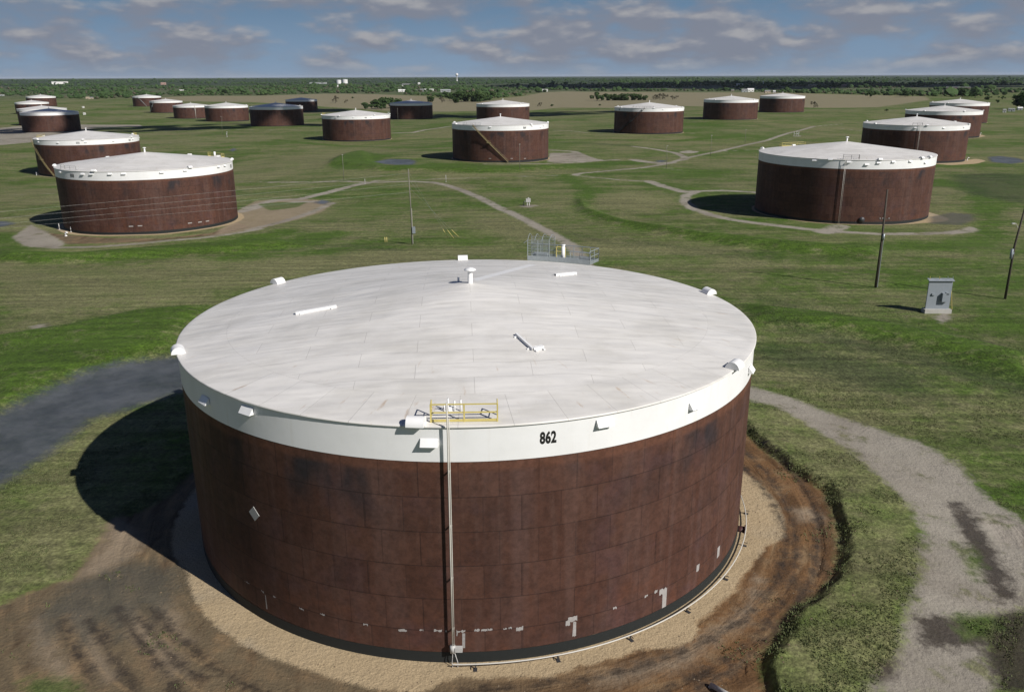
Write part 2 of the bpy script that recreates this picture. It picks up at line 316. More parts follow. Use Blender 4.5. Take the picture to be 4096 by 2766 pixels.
gm, nt, b = new_mat('ground_cover')
P = nd(nt, 'ShaderNodeTexCoord').outputs['Object']
def A(c): return nd(nt, 'ShaderNodeAttribute', attribute_name=c).outputs['Fac']
n_big, n_mid, n_sm, n_fine = NZ(nt, P, .011, 4, .6), NZ(nt, P, .055, 5, .6), NZ(nt, P, .45, 5, .62), NZ(nt, P, 3.2, 4, .65)
n_edge = NZ(nt, P, .8, 6, .72)
n_str = NZ(nt, VSC(nt, P, (.03, .16, 1)), 1.0, 4, .6)
gf = M_(nt, 'ADD', M_(nt, 'MULTIPLY_ADD', n_mid, .55, M_(nt, 'MULTIPLY', n_big, .75)), M_(nt, 'MULTIPLY_ADD', n_sm, .35, M_(nt, 'MULTIPLY', n_str, .35)))
def mask(c, w, amp, nz=None):
    v = M_(nt, 'MULTIPLY_ADD', M_(nt, 'SUBTRACT', nz or n_edge, .5), amp, A(c)); return SM(nt, v, w, -w)
lush_m, dry_m, weed_m = mask('lush', 4.5, 12), mask('dry', 6, 18, n_mid), mask('weed', 4.0, 12)
gf = M_(nt, 'ADD', gf, M_(nt, 'MULTIPLY_ADD', dry_m, .14, M_(nt, 'MULTIPLY', lush_m, -.22)))
g1 = MIX(nt, SM(nt, gf, .84, 1.12), (.060, .108, .012), (.160, .161, .072))
g1 = MIX(nt, M_(nt, 'MULTIPLY', SM(nt, n_sm, .54, .70), .40), g1, (.150, .140, .080))
g1 = MIX(nt, M_(nt, 'MULTIPLY', weed_m, .7), g1, (.035, .052, .018))
mow = SM(nt, NZ(nt, VSC(nt, P, (.035, .55, 1)), 1.0, 4, .6), .36, .66, .80, 1.22)
g1 = MIX(nt, 1.0, g1, nd(nt, 'ShaderNodeCombineColor', {0: mow, 1: mow, 2: mow}).outputs[0], 'MULTIPLY')
speck = SM(nt, n_fine, .30, .72, .62, 1.34)
speck2 = SM(nt, NZ(nt, P, 1.1, 4, .7), .30, .70, .72, 1.24)
g1 = MIX(nt, 1.0, g1, nd(nt, 'ShaderNodeCombineColor', {0: speck, 1: speck, 2: speck}).outputs[0], 'MULTIPLY')
g1 = MIX(nt, 1.0, g1, nd(nt, 'ShaderNodeCombineColor', {0: speck2, 1: speck2, 2: speck2}).outputs[0], 'MULTIPLY')
fld = MIX(nt, n_str, (.180, .158, .092), (.245, .218, .138)); fld = MIX(nt, SM(nt, n_mid, .55, .75), fld, (.15, .15, .075))
far_ = MIX(nt, SM(nt, n_mid, .45, .6), (.050, .080, .030), (.13, .125, .070))
camd = nd(nt, 'ShaderNodeVectorMath', {0: P}, operation='LENGTH').outputs['Value']
far_ = MIX(nt, SM(nt, camd, 3200, 5200), far_, (.028, .046, .024))
g1 = MIX(nt, SM(nt, camd, 2000, 2800), g1, far_)
g1 = MIX(nt, SM(nt, NZ(nt, P, .016, 5, .7, .5), .50, .68, 0, .45), g1, (.078, .124, .024))
c = MIX(nt, mask('field', 6, 24, n_mid), g1, fld)
pc = nd(nt, 'ShaderNodeVectorMath', {0: P, 1: (float(c0[0]), float(c0[1]), 0)}, operation='SUBTRACT').outputs[0]; ps = nd(nt, 'ShaderNodeSeparateXYZ', {0: pc})
prad = nd(nt, 'ShaderNodeVectorMath', {0: pc}, operation='LENGTH').outputs['Value']; pth = M_(nt, 'ARCTAN2', ps.outputs[1], ps.outputs[0])
pol = nd(nt, 'ShaderNodeCombineXYZ', {0: M_(nt, 'MULTIPLY', pth, 3.0), 1: M_(nt, 'MULTIPLY', prad, .75), 2: 0.0}).outputs[0]
n_rut = NZ(nt, pol, 1.0, 3, .5, .6)
clay = SM(nt, ps.outputs[0], -6, 16)
dirt = MIX(nt, n_mid, MIX(nt, clay, (.108, .082, .048), (.128, .064, .026)), MIX(nt, clay, (.170, .130, .080), (.195, .112, .052))); dirt = MIX(nt, SM(nt, n_sm, .45, .75), dirt, (.23, .155, .085)); dirt = MIX(nt, M_(nt, 'MULTIPLY', SM(nt, n_rut, .52, .66, 0, .75), M_(nt, 'MULTIPLY_ADD', clay, .65, .35)), dirt, MIX(nt, clay, (.065, .052, .034), (.080, .042, .018))); dirt = MIX(nt, SM(nt, n_rut, .46, .34, 0, .55), dirt, (.26, .18, .10))
dirt = MIX(nt, M_(nt, 'MULTIPLY', SM(nt, NZ(nt, VSC(nt, P, (.5, .12, 1)), 1.0, 4, .6), .52, .66), .6), dirt, (.075, .046, .026))
c = MIX(nt, mask('dirt', .5, 1.8), c, dirt)
c = MIX(nt, M_(nt, 'MULTIPLY', mask('silt', .9, 2.6), .8), c, MIX(nt, n_sm, (.22, .165, .11), (.32, .26, .19)))
road = MIX(nt, n_sm, (.255, .228, .192), (.365, .332, .282)); road = MIX(nt, SM(nt, n_mid, .42, .68, 0, .6), road, (.17, .145, .12))
road = MIX(nt, SM(nt, NZ(nt, P, .9, 5, .75), .50, .68, 0, .45), road, (.16, .142, .122))
road = MIX(nt, SM(nt, NZ(nt, P, .22, 6, .72), .53, .66, 0, .85), road, MIX(nt, .35, g1, (.13, .11, .085)))
c = MIX(nt, M_(nt, 'MULTIPLY', mask('road', .7, 3.4), .95), c, road)
grav = MIX(nt, NZ(nt, P, .35, 4), (.36, .275, .165), (.45, .35, .22)); grav = MIX(nt, SM(nt, n_mid, .52, .66, 0, .55), grav, (.33, .29, .225))
gsp = SM(nt, NZ(nt, P, 9, 3, .7), .25, .75, .75, 1.2)
grav = MIX(nt, 1.0, grav, nd(nt, 'ShaderNodeCombineColor', {0: gsp, 1: gsp, 2: gsp}).outputs[0], 'MULTIPLY')
c = MIX(nt, mask('gravel', .25, 1.3), c, grav)
c = MIX(nt, M_(nt, 'MULTIPLY', mask('damp', 1.2, 3.5), .75), c, MIX(nt, n_sm, (.066, .064, .048), (.115, .106, .080)))
mud_m = M_(nt, 'MULTIPLY', mask('mud', .6, 3.2), .88)
c = MIX(nt, mud_m, c, MIX(nt, n_sm, (.024, .020, .017), (.060, .045, .032)))
c = MIX(nt, M_(nt, 'MULTIPLY', mask('sod', .8, 4.0), .9), c, MIX(nt, .5, g1, (.050, .095, .015)))
wet_m = mask('wet', 1.4, 4.0)
c = MIX(nt, M_(nt, 'MULTIPLY', wet_m, .92), c, MIX(nt, SM(nt, M_(nt, 'MULTIPLY_ADD', NZ(nt, P, .16, 6, .7), .7, M_(nt, 'MULTIPLY', n_sm, .3)), .32, .68), (.040, .046, .055), (.100, .108, .122)))
nt.links.new(c, b.inputs['Base Color'])
rgh = M_(nt, 'SUBTRACT', M_(nt, 'SUBTRACT', .95, M_(nt, 'MULTIPLY', M_(nt, 'MAXIMUM', mud_m, mask('damp', 1.2, 3.5)), .48)), M_(nt, 'MULTIPLY', wet_m, SM(nt, n_mid, .35, .6, .45, .62)))
nt.links.new(rgh, b.inputs['Roughness']); b.inputs['Specular IOR Level'].default_value = .25
bump(nt, b, M_(nt, 'MULTIPLY', M_(nt, 'ADD', M_(nt, 'MULTIPLY', M_(nt, 'MULTIPLY', n_rut, M_(nt, 'MULTIPLY', mask('dirt', .5, 1.8), M_(nt, 'SUBTRACT', 1, mask('gravel', .25, 1.3)))), 1.4), M_(nt, 'MULTIPLY_ADD', n_sm, 1.0, M_(nt, 'MULTIPLY', n_fine, .6))), M_(nt, 'SUBTRACT', 1, M_(nt, 'MULTIPLY', wet_m, .8))), .55, .35)

def sheet(name, sel):
    q = Q[sel]
    if not len(q): return
    u, inv = np.unique(q.ravel(), return_inverse=True); me = bpy.data.meshes.new(name); n = len(q)
    me.vertices.add(len(u)); me.vertices.foreach_set('co', np.c_[GX[u], GY[u], GZ[u]].astype(np.float32).ravel())
    me.loops.add(n*4); me.loops.foreach_set('vertex_index', inv.astype(np.int32).ravel())
    me.polygons.add(n); me.polygons.foreach_set('loop_start', np.arange(0, n*4, 4, dtype=np.int32))
    me.polygons.foreach_set('use_smooth', np.ones(n, bool)); me.update(calc_edges=True)
    for c in CLS:
        a = me.attributes.new(c, 'FLOAT', 'POINT'); a.data.foreach_set('value', SD[c][u].astype(np.float32))
    me.materials.append(gm); o = bpy.data.objects.new(name, me); COL.objects.link(o); o['kind'] = 'structure'; return o
for v, nm in enumerate(('ground', 'road', 'gravel', 'dirt', 'water', 'field')): sheet(nm, part == v)

# ------------------------------------------------------------------ mesh helpers
class MB:
    def __init__(s): s.v = []; s.f = []; s.m = []; s.uv = {}; s.sm = set()
    def add(s, vs, fs, mi=0, smooth=False):
        o = len(s.v); s.v += [tuple(map(float, p)) for p in vs]
        for f in fs:
            if smooth: s.sm.add(len(s.f))
            s.f.append(tuple(i+o for i in f)); s.m.append(mi)
        return o
    def box(s, lo, hi, M=None, mi=0):
        x0, y0, z0 = lo; x1, y1, z1 = hi
        vs = [(x0,y0,z0),(x1,y0,z0),(x1,y1,z0),(x0,y1,z0),(x0,y0,z1),(x1,y0,z1),(x1,y1,z1),(x0,y1,z1)]
        if M is not None: vs = [tuple(M @ Vector(p)) for p in vs]
        s.add(vs, [(3,2,1,0),(4,5,6,7),(0,1,5,4),(1,2,6,5),(2,3,7,6),(3,0,4,7)], mi)
    def tube(s, pts, r, n=6, r1=None, mi=0):
        pts = [Vector(p) for p in pts]; k = len(pts); vs = []; fs = []
        for i, p in enumerate(pts):
            t = (pts[min(i+1, k-1)]-pts[max(i-1, 0)]).normalized()
            a = Vector((0, 0, 1)) if abs(t.z) < .9 else Vector((1, 0, 0)); u = t.cross(a).normalized(); w = t.cross(u)
            rr = r if r1 is None else r+(r1-r)*i/(k-1)
            vs += [tuple(p+(u*math.cos(2*math.pi*j/n)+w*math.sin(2*math.pi*j/n))*rr) for j in range(n)]
        for i in range(k-1):
            for j in range(n): fs.append((i*n+j, i*n+(j+1) % n, (i+1)*n+(j+1) % n, (i+1)*n+j))
        fs += [tuple(range(n)), tuple(range((k-1)*n, k*n))[::-1]]
        s.add(vs, fs, mi, n > 6)
    def lathe(s, prof, n=24, c=(0, 0, 0), mi=0, smooth=True):
        vs = []; fs = []
        for r, z in prof: vs += [(c[0]+r*math.cos(2*math.pi*j/n), c[1]+r*math.sin(2*math.pi*j/n), c[2]+z) for j in range(n)]
        for i in range(len(prof)-1):
            for j in range(n): fs.append((i*n+j, i*n+(j+1) % n, (i+1)*n+(j+1) % n, (i+1)*n+j))
        s.add(vs, fs, mi, smooth)
    def mesh(s, name, mats):
        me = bpy.data.meshes.new(name); me.from_pydata(s.v, [], s.f)
        for m in (mats if isinstance(mats, (list, tuple)) else [mats]): me.materials.append(m)
        me.polygons.foreach_set('material_index', s.m); me.polygons.foreach_set('use_smooth', [i in s.sm for i in range(len(s.f))])
        bm = bmesh.new(); bm.from_mesh(me); bmesh.ops.recalc_face_normals(bm, faces=bm.faces); bm.to_mesh(me); bm.free(); return me
    def build(s, name, mats, parent=None):
        return link(name, s.mesh(name, mats), parent)
def link(name, me, parent=None):
    o = bpy.data.objects.new(name, me); COL.objects.link(o)
    if parent: o.parent = parent
    return o
def tag(o, label, cat, group=None):
    o['label'] = label; o['category'] = cat
    if group: o['group'] = group
    return o
def thing(name, loc, label, cat, group=None, rz=0):
    o = bpy.data.objects.new(name, None); COL.objects.link(o); o.location = loc; o.rotation_euler = (0, 0, rz); o.empty_display_size = .5
    return tag(o, label, cat, group)
def copy_tree(o, parent=None):
    c = o.copy(); COL.objects.link(c)
    if parent: c.parent = parent
    for ch in o.children: copy_tree(ch, c)
    return c

# ------------------------------------------------------------------ materials
mt, nt, b = new_mat('weathered_brown_steel')
uv = nd(nt, 'ShaderNodeUVMap', uv_map='UVMap').outputs[0]; oi = nd(nt, 'ShaderNodeObjectInfo').outputs['Random']
off = nd(nt, 'ShaderNodeCombineXYZ', {0: M_(nt, 'MULTIPLY', oi, 60.0), 1: 0.0, 2: M_(nt, 'MULTIPLY', oi, 9.0)}).outputs[0]
uvo = nd(nt, 'ShaderNodeVectorMath', {0: uv, 1: off}, operation='ADD').outputs[0]
br = nd(nt, 'ShaderNodeTexBrick', {'Vector': uv, 'Color1': (.2, .2, .2), 'Color2': (.8, .8, .8), 'Mortar': (.5, .5, .5), 'Scale': 1.0, 'Mortar Size': .035, 'Mortar Smooth': .3, 'Bias': 0.0, 'Brick Width': 9.6, 'Row Height': 2.325}, offset=.36, squash=1.0)
plate, seam = br.outputs['Color'], br.outputs['Fac']
st = NZ(nt, VSC(nt, uvo, (1.0, .09, 1)), 1.3, 5, .65); st2 = NZ(nt, VSC(nt, uvo, (1.0, .22, 1)), .22, 4, .6); bl = NZ(nt, uvo, .16, 4, .6); fi = NZ(nt, uvo, 5.0, 4, .7)
vz = nd(nt, 'ShaderNodeSeparateXYZ', {0: uv}).outputs[1]
c1 = MIX(nt, M_(nt, 'MULTIPLY_ADD', plate, .38, M_(nt, 'MULTIPLY', st2, .62)), (.028, .0128, .0095), (.098, .044, .031))
pb = nd(nt, 'ShaderNodeTexBrick', {'Vector': uv, 'Color1': (0, 0, 0), 'Color2': (1, 1, 1), 'Mortar': (.5, .5, .5), 'Scale': 1.0, 'Mortar Size': .05, 'Mortar Smooth': .6, 'Bias': 0.0, 'Brick Width': 2.4, 'Row Height': 2.325}, offset=.41); pseam = pb.outputs['Fac']; pb = pb.outputs['Color']
c1 = MIX(nt, M_(nt, 'MULTIPLY', pb, .55), c1, (.103, .051, .037)); c1 = MIX(nt, SM(nt, NZ(nt, VSC(nt, uvo, (1, .7, 1)), 1.1, 5, .7), .5, .7, 0, .35), c1, (.030, .018, .017))
c1 = MIX(nt, SM(nt, st, .48, .74, 0, .5), c1, (.098, .056, .044))
st3 = NZ(nt, VSC(nt, uvo, (1.0, .05, 1)), .55, 3, .5); c1 = MIX(nt, SM(nt, st3, .50, .72, 0, .45), c1, (.105, .064, .056))
c1 = MIX(nt, SM(nt, bl, .52, .74, 0, .45), c1, (.026, .018, .018))
rusty = M_(nt, 'MULTIPLY', SM(nt, NZ(nt, uvo, .45, 4, .65), .48, .72, 0, .5), SM(nt, vz, 7.5, 1.0))
c1 = MIX(nt, rusty, c1, (.115, .042, .021))
pur = SM(nt, NZ(nt, uvo, .3, 3), .5, .7, 0, .3); c1 = MIX(nt, pur, c1, (.070, .040, .047))
topd = M_(nt, 'MULTIPLY', SM(nt, NZ(nt, VSC(nt, uvo, (1, .5, 1)), .24, 3, .5), .52, .70), SM(nt, vz, 8.5, 12.3)); c1 = MIX(nt, M_(nt, 'MULTIPLY', topd, .85), c1, (.020, .021, .026))
c1 = MIX(nt, M_(nt, 'MULTIPLY', SM(nt, vz, 13.1, 13.55), .6), c1, (.13, .056, .034))
c1 = MIX(nt, M_(nt, 'MULTIPLY', M_(nt, 'ADD', M_(nt, 'MULTIPLY', pseam, .6), seam, clamp=True), .5), c1, (.014, .009, .009)); c1 = MIX(nt, M_(nt, 'MULTIPLY', SM(nt, NZ(nt, VSC(nt, uvo, (1, .03, 1)), .8, 2, .5), .58, .70), .20), c1, (.13, .080, .068))
mot = SM(nt, M_(nt, 'MULTIPLY_ADD', NZ(nt, uvo, 1.6, 5, .75), .6, M_(nt, 'MULTIPLY', fi, .4)), .34, .64, .76, 1.22)
c1 = MIX(nt, 1.0, c1, nd(nt, 'ShaderNodeCombineColor', {0: mot, 1: mot, 2: mot}).outputs[0], 'MULTIPLY')
nt.links.new(c1, b.inputs['Base Color']); nt.links.new(SM(nt, st, .3, .8, .6, .8), b.inputs['Roughness']); b.inputs['Specular IOR Level'].default_value = .22
bump(nt, b, M_(nt, 'ADD', M_(nt, 'MULTIPLY', fi, .12), M_(nt, 'MULTIPLY', NZ(nt, uvo, .35, 3), 1.0)), .25, .08)
SHELL = mt

def white_mat(name, uvname=None):
    m, nt, b = new_mat(name); tc = nd(nt, 'ShaderNodeTexCoord').outputs['Object']
    n = NZ(nt, tc, .35, 5, .6); s = NZ(nt, VSC(nt, tc, (1, 1, .12)), 2.0, 5, .6)
    c = MIX(nt, SM(nt, n, .3, .8), (.84, .84, .84), (.77, .77, .765)); c = MIX(nt, SM(nt, s, .55, .8, 0, .35), c, (.66, .62, .55))
    nt.links.new(c, b.inputs['Base Color']); b.inputs['Roughness'].default_value = .45; bump(nt, b, n, .12, .15); return m
WHITE = white_mat('white_paint')
mt, nt, b = new_mat('white_roof_plates'); tc = nd(nt, 'ShaderNodeTexCoord').outputs['Object']; sp = nd(nt, 'ShaderNodeSeparateXYZ', {0: tc})
rr = M_(nt, 'SQRT', M_(nt, 'ADD', M_(nt, 'MULTIPLY', sp.outputs[0], sp.outputs[0]), M_(nt, 'MULTIPLY', sp.outputs[1], sp.outputs[1])))
th = M_(nt, 'MULTIPLY', M_(nt, 'ARCTAN2', sp.outputs[1], sp.outputs[0]), 20.5)
rot = nd(nt, 'ShaderNodeVectorRotate', {'Vector': tc, 'Angle': math.radians(-3.5)}, rotation_type='Z_AXIS').outputs[0]
wob = nd(nt, 'ShaderNodeVectorMath', {0: rot, 1: nd(nt, 'ShaderNodeCombineXYZ', {0: 0.0, 1: M_(nt, 'MULTIPLY', M_(nt, 'SUBTRACT', NZ(nt, tc, .11, 2), .5), 2.2), 2: 0.0}).outputs[0]}, operation='ADD').outputs[0]
bpar = {'Scale': 1.0, 'Mortar Size': .02, 'Mortar Smooth': .6, 'Bias': 0.0, 'Color1': (.25, .25, .25), 'Color2': (.75, .75, .75), 'Mortar': (.5, .5, .5)}
b1 = nd(nt, 'ShaderNodeTexBrick', {'Vector': wob, 'Brick Width': 7.6, 'Row Height': 2.1, **bpar}, offset=.5)
b2 = nd(nt, 'ShaderNodeTexBrick', {'Vector': nd(nt, 'ShaderNodeCombineXYZ', {0: th, 1: M_(nt, 'SUBTRACT', rr, 19.3), 2: 0.0}).outputs[0], 'Brick Width': 2.9, 'Row Height': 6.0, **bpar}, offset=.0)
edge = M_(nt, 'GREATER_THAN', rr, 19.3)
pl = MIX(nt, edge, b1.outputs['Color'], b2.outputs['Color']); sm = M_(nt, 'ADD', M_(nt, 'MULTIPLY', b1.outputs['Fac'], M_(nt, 'SUBTRACT', 1, edge)), M_(nt, 'MULTIPLY', b2.outputs['Fac'], edge), clamp=True)
n = NZ(nt, tc, .22, 5, .6); s = NZ(nt, VSC(nt, rot, (.25, 1.2, 1)), 1.0, 5, .65)
c = MIX(nt, pl, (.69, .67, .635), (.755, .735, .705)); c = MIX(nt, SM(nt, n, .42, .72, 0, .5), c, (.54, .52, .475)); c = MIX(nt, SM(nt, s, .48, .72, 0, .42), c, (.52, .50, .465))
stain = M_(nt, 'MULTIPLY', SM(nt, NZ(nt, nd(nt, 'ShaderNodeCombineXYZ', {0: M_(nt, 'MULTIPLY', th, 1.6), 1: M_(nt, 'MULTIPLY', rr, .35), 2: 2.0}).outputs[0], 1.0, 4, .6), .62, .76, 0, .65), SM(nt, rr, 10, 20))
c = MIX(nt, stain, c, (.44, .31, .20))
c = MIX(nt, M_(nt, 'MULTIPLY', sm, .62), c, (.31, .295, .275))
nt.links.new(c, b.inputs['Base Color']); b.inputs['Roughness'].default_value = .42
bump(nt, b, M_(nt, 'ADD', M_(nt, 'MULTIPLY', NZ(nt, VSC(nt, rot, (.12, .42, 1)), 1.0, 2), 1.0), M_(nt, 'MULTIPLY', pl, .05)), .6, .38)
ROOF = mt
BLACK = simple('black_bitumen_coating', (.010, .013, .013), .8)
YEL = simple('faded_yellow_paint', (.60, .50, .17), .5, 0, .15)
OLIVE = simple('dull_yellow_grating', (.26, .21, .10), .6, 0, .2)
GALV = simple('galvanised_steel', (.36, .40, .41), .45, .4, .2)
PALE = simple('pale_grey_paint', (.46, .455, .44), .6, 0, .15)
TOUCH = simple('faded_touch_up_paint', (.34, .325, .315), .7, 0, .35, 6)
DKST = simple('dark_steel', (.05, .05, .055), .5, .3)
PIPEM = simple('pale_conduit', (.55, .53, .48), .45, 0, .1)
NUM = simple('black_number_paint', (.012, .012, .012), .5, 0, .1)
WOOD = simple('dark_weathered_wood', (.065, .055, .042), .85, 0, .3, 2)
GREYW = simple('grey_weathered_wood', (.17, .16, .13), .85, 0, .3, 2)
CONC = simple('pale_concrete', (.42, .41, .38), .85, 0, .15, 2)
CABM = simple('grey_cabinet_paint', (.25, .28, .31), .5, 0, .1)
WALK = simple('cleaner_white_paint', (.74, .74, .74), .6, 0, .06, 1)
RUSTD = simple('dark_red_paint', (.06, .02, .018), .6)
CABLE = simple('bright_aluminium_cable', (.24, .24, .22), .4, .2, .1)

# ------------------------------------------------------------------ tanks
NSEG = 192; ZB0, ZB1 = .78, 13.95
def ringpts(r, z, n=NSEG): return [(r*math.cos(2*math.pi*i/n), r*math.sin(2*math.pi*i/n), z) for i in range(n)]
def cylsurf(name, mats, prof, n=NSEG, zdiv=1):
    me = bpy.data.meshes.new(name); vs = []; fs = []; uvs = []
    for r, z in prof: vs += [(r*math.cos(2*math.pi*i/n), r*math.sin(2*math.pi*i/n), z) for i in range(n+0)]
    for k in range(len(prof)-1):
        for i in range(n):
            i2 = (i+1) % n; fs.append((k*n+i, k*n+i2, (k+1)*n+i2, (k+1)*n+i))
            u0, u1 = 2*math.pi*i/n*R, 2*math.pi*(i+1)/n*R; uvs += [(u0, prof[k][1]), (u1, prof[k][1]), (u1, prof[k+1][1]), (u0, prof[k+1][1])]
    me.from_pydata(vs, [], fs); l = me.uv_layers.new(name='UVMap'); l.data.foreach_set('uv', np.array(uvs, np.float32).ravel())
    me.materials.append(mats); me.polygons.foreach_set('use_smooth', np.ones(len(fs), bool)); me.update(); return me
ME_SHELL = cylsurf('shell', SHELL, [(R, ZB0), (R, 4), (R, 8), (R, ZB1)])
ME_BASE = cylsurf('base_band', BLACK, [(R+.012, -.6), (R+.012, ZB0)])
ME_BAND = cylsurf('white_band', WHITE, [(R+.012, ZB1), (R+.012, HT-.03)])
ME_ROOF = cylsurf('roof', ROOF, [(R+.13, HT-.10), (R+.13, HT-.015), (R+.06, HT+.01)]+[(R*k, HT+APEX*(1-k)) for k in (.985, .9, .8, .7, .6, .5, .4, .3, .2, .1, .04, .0005)])
def polar(phi, r, z): return Vector((r*math.cos(phi), r*math.sin(phi), z))
def local(phi, r, z, M=None):
    """frame on the shell: x outward, y tangential, z up"""
    c, s = math.cos(phi), math.sin(phi)
    return Matrix(((c, -s, 0, r*c), (s, c, 0, r*s), (0, 0, 1, z), (0, 0, 0, 1)))
def hood_mesh(ln=1.05, rad=.5):
    m = MB(); n = 12; vs = []
    for y in (-ln/2, ln/2): vs += [(rad*math.cos(math.pi*i/n), y, rad*math.sin(math.pi*i/n)) for i in range(n+1)]
    fs = [(i, i+1, n+2+i, n+1+i) for i in range(n)]+[tuple(range(n+1)), tuple(range(n+1, 2*n+2))[::-1]]
    m.add(vs, fs[:n], 0, True); m.add(vs, fs[n:]); return m
ME_VENT = hood_mesh().mesh('eave_vent', WHITE)
m = MB(); m.lathe([(.42, -.25), (.42, .12), (.20, .13), (.20, 1.25), (.20, 1.30)], 20); m.lathe([(.0, 1.52), (.25, 1.48), (.48, 1.36), (.50, 1.30), (.20, 1.28)], 24); ME_CV = m.mesh('centre_vent', WHITE)
m = MB(); m.add([(0,-.52,-.22),(0,.52,-.22),(.36,.52,-.20),(.36,-.52,-.20),(.03,-.52,.24),(.03,.52,.24)], [(0,1,2,3),(3,2,5,4),(0,3,4),(1,5,2),(0,4,5,1)]); ME_OVER = m.mesh('overflow_hood', WHITE)

def handrail(name, m, pts, mat, parent, h=1.07, post=1.2, r=.03, toe=True, mid=True):
    """one straight run per pair of points"""
    for a, b in zip(pts[:-1], pts[1:]):
        a, b = Vector(a), Vector(b); L = (b-a).length; n = max(1, round(L/post))
        for i in range(n+1):
            p = a+(b-a)*i/n; m.tube([p, p+Vector((0, 0, h))], r, 6)
        m.tube([a+Vector((0, 0, h)), b+Vector((0, 0, h))], r*1.05, 6)
        if mid: m.tube([a+Vector((0, 0, h*.55)), b+Vector((0, 0, h*.55))], r*.9, 6)
        if toe:
            d = (b-a).normalized(); nrm = Vector((-d.y, d.x, 0))*.012
            m.add([a+nrm+Vector((0,0,.05)), b+nrm+Vector((0,0,.05)), b+nrm+Vector((0,0,.2)), a+nrm+Vector((0,0,.2)), a-nrm+Vector((0,0,.05)), b-nrm+Vector((0,0,.05)), b-nrm+Vector((0,0,.2)), a-nrm+Vector((0,0,.2))],
                  [(0,1,2,3),(7,6,5,4),(3,2,6,7),(0,4,5,1)])
def base_tank(key, label, detail, vents=(), hoods=()):
    x, y, z = TANKS[key]
    t = thing('storage_tank', (x, y, z), label, 'storage tank', 'round brown oil tanks with white tops')
    link('shell', ME_SHELL, t); link('base_band', ME_BASE, t); link('white_band', ME_BAND, t); rf = link('roof', ME_ROOF, t)
    o = link('centre_vent', ME_CV, t); o.location = (.05, -.1, HT+APEX-.25)
    for v in vents:
        o = link('eave_vent', ME_VENT, t); o.matrix_local = local(v, R-.02, HT+.03)
    for h, hz in hoods:
        o = link('overflow_hood', ME_OVER, t); o.matrix_local = local(h, R+.02, hz)
    return t
def hood_px(tk, pts): return [cyl(px, py, tk) for px, py in pts]
def stair(tk, t, top, land, bot, mat, width=.85):
    """stair that climbs round the shell: stringers and treads, handrail, one landing"""
    pts = []
    for (px, py), z in ((bot, 0.2), (land, None), (top, HT)):
        a, zz = cyl(px, py, tk, R+.6); pts.append((a, zz if z is None else z))
    m = MB(); h = MB()
    for (a0, z0), (a1, z1) in zip(pts[:-1], pts[1:]):
        n = 26
        for rr_ in (R+.15, R+.15+width):
            v = []; f = []
            for i in range(n+1):
                k = i/n; a = a0+(a1-a0)*k; zz = z0+(z1-z0)*k
                for dz, dr in ((-.14, 0), (.14, 0), (.14, .05), (-.14, .05)): v.append(polar(a, rr_+dr, zz+dz))
            for i in range(n):
                for q in range(4): f.append((i*4+q, i*4+(q+1) % 4, i*4+4+(q+1) % 4, i*4+4+q))
            m.add(v, f)
        for i in range(n*1):
            k = (i+.5)/n; a = a0+(a1-a0)*k; zz = z0+(z1-z0)*k
            m.box((.16, -.16, -.02), (.14+width, .16, .02), local(a, R, zz))
        for dz in (1.0, .55): h.tube([polar(a0+(a1-a0)*i/n, R+.2+width, z0+(z1-z0)*i/n+dz) for i in range(n+1)], .04, 6)
        for i in range(0, n+1, 4):
            p = polar(a0+(a1-a0)*i/n, R+.2+width, z0+(z1-z0)*i/n); h.tube([p, p+Vector((0, 0, 1.0))], .035, 6)
    M = local(pts[1][0], R, pts[1][1]); lm = MB(); lm.box((.05, -.8, -.08), (1.35, .8, .04), M)
    L = [M @ Vector(q) for q in ((.1, -.8, .04), (1.3, -.8, .04), (1.3, .8, .04), (.1, .8, .04))]; handrail('', lm, [L[1], L[2]], mat, t)
    st_ = m.build('staircase', mat, t); h.build('stair_handrail', mat, st_); lm.build('stair_landing', mat, st_); return pts
def rim_rail(t, a0, a1, mat, name='rim_railing', rad=R-.3, ends=.8, toe=True):
    m = MB(); n = max(2, int(abs(a1-a0)*R/2.2)); z = HT+APEX*(1-rad/R)
    pts = [polar(a0+(a1-a0)*i/n, rad, z) for i in range(n+1)]
    handrail(name, m, [polar(a0, rad-ends, z+.1)]+pts+[polar(a1, rad-ends, z+.1)], mat, t, toe=toe, post=2.2, r=.04); return m.build(name, mat, t)
def number_mark(t, a, z=15.0):
    """number painted on the band, too small and blurred in the photograph to read: three dark strokes"""
    m = MB()
    for k in (-.5, 0, .5):
        for j in range(3): m.box((.015, k-.16, -.45+.36*j), (.03, k+.16, -.33+.36*j), local(a, R, z))
        m.box((.015, k-.18, -.45), (.028, k-.09, .45), local(a, R, z)); m.box((.015, k+.09, -.45), (.028, k+.18, .45), local(a, R, z))
    m.build('number_mark', NUM, t)
def front_pipe(t, a, z0=.0, z1=HT+.6, r=.045):
    m = MB(); m.tube([polar(a, R+.4, z0), polar(a, R+.4, z1)], r, 8); m.tube([polar(a+.012, R+.4, z0), polar(a+.012, R+.4, z1-1)], r*.6, 8)
    for k in range(6): m.box((0, -.02, 0), (.42, .02, .04), local(a, R, 1.5+2.6*k))
    return m.build('gauge_pipe', PIPEM, t)

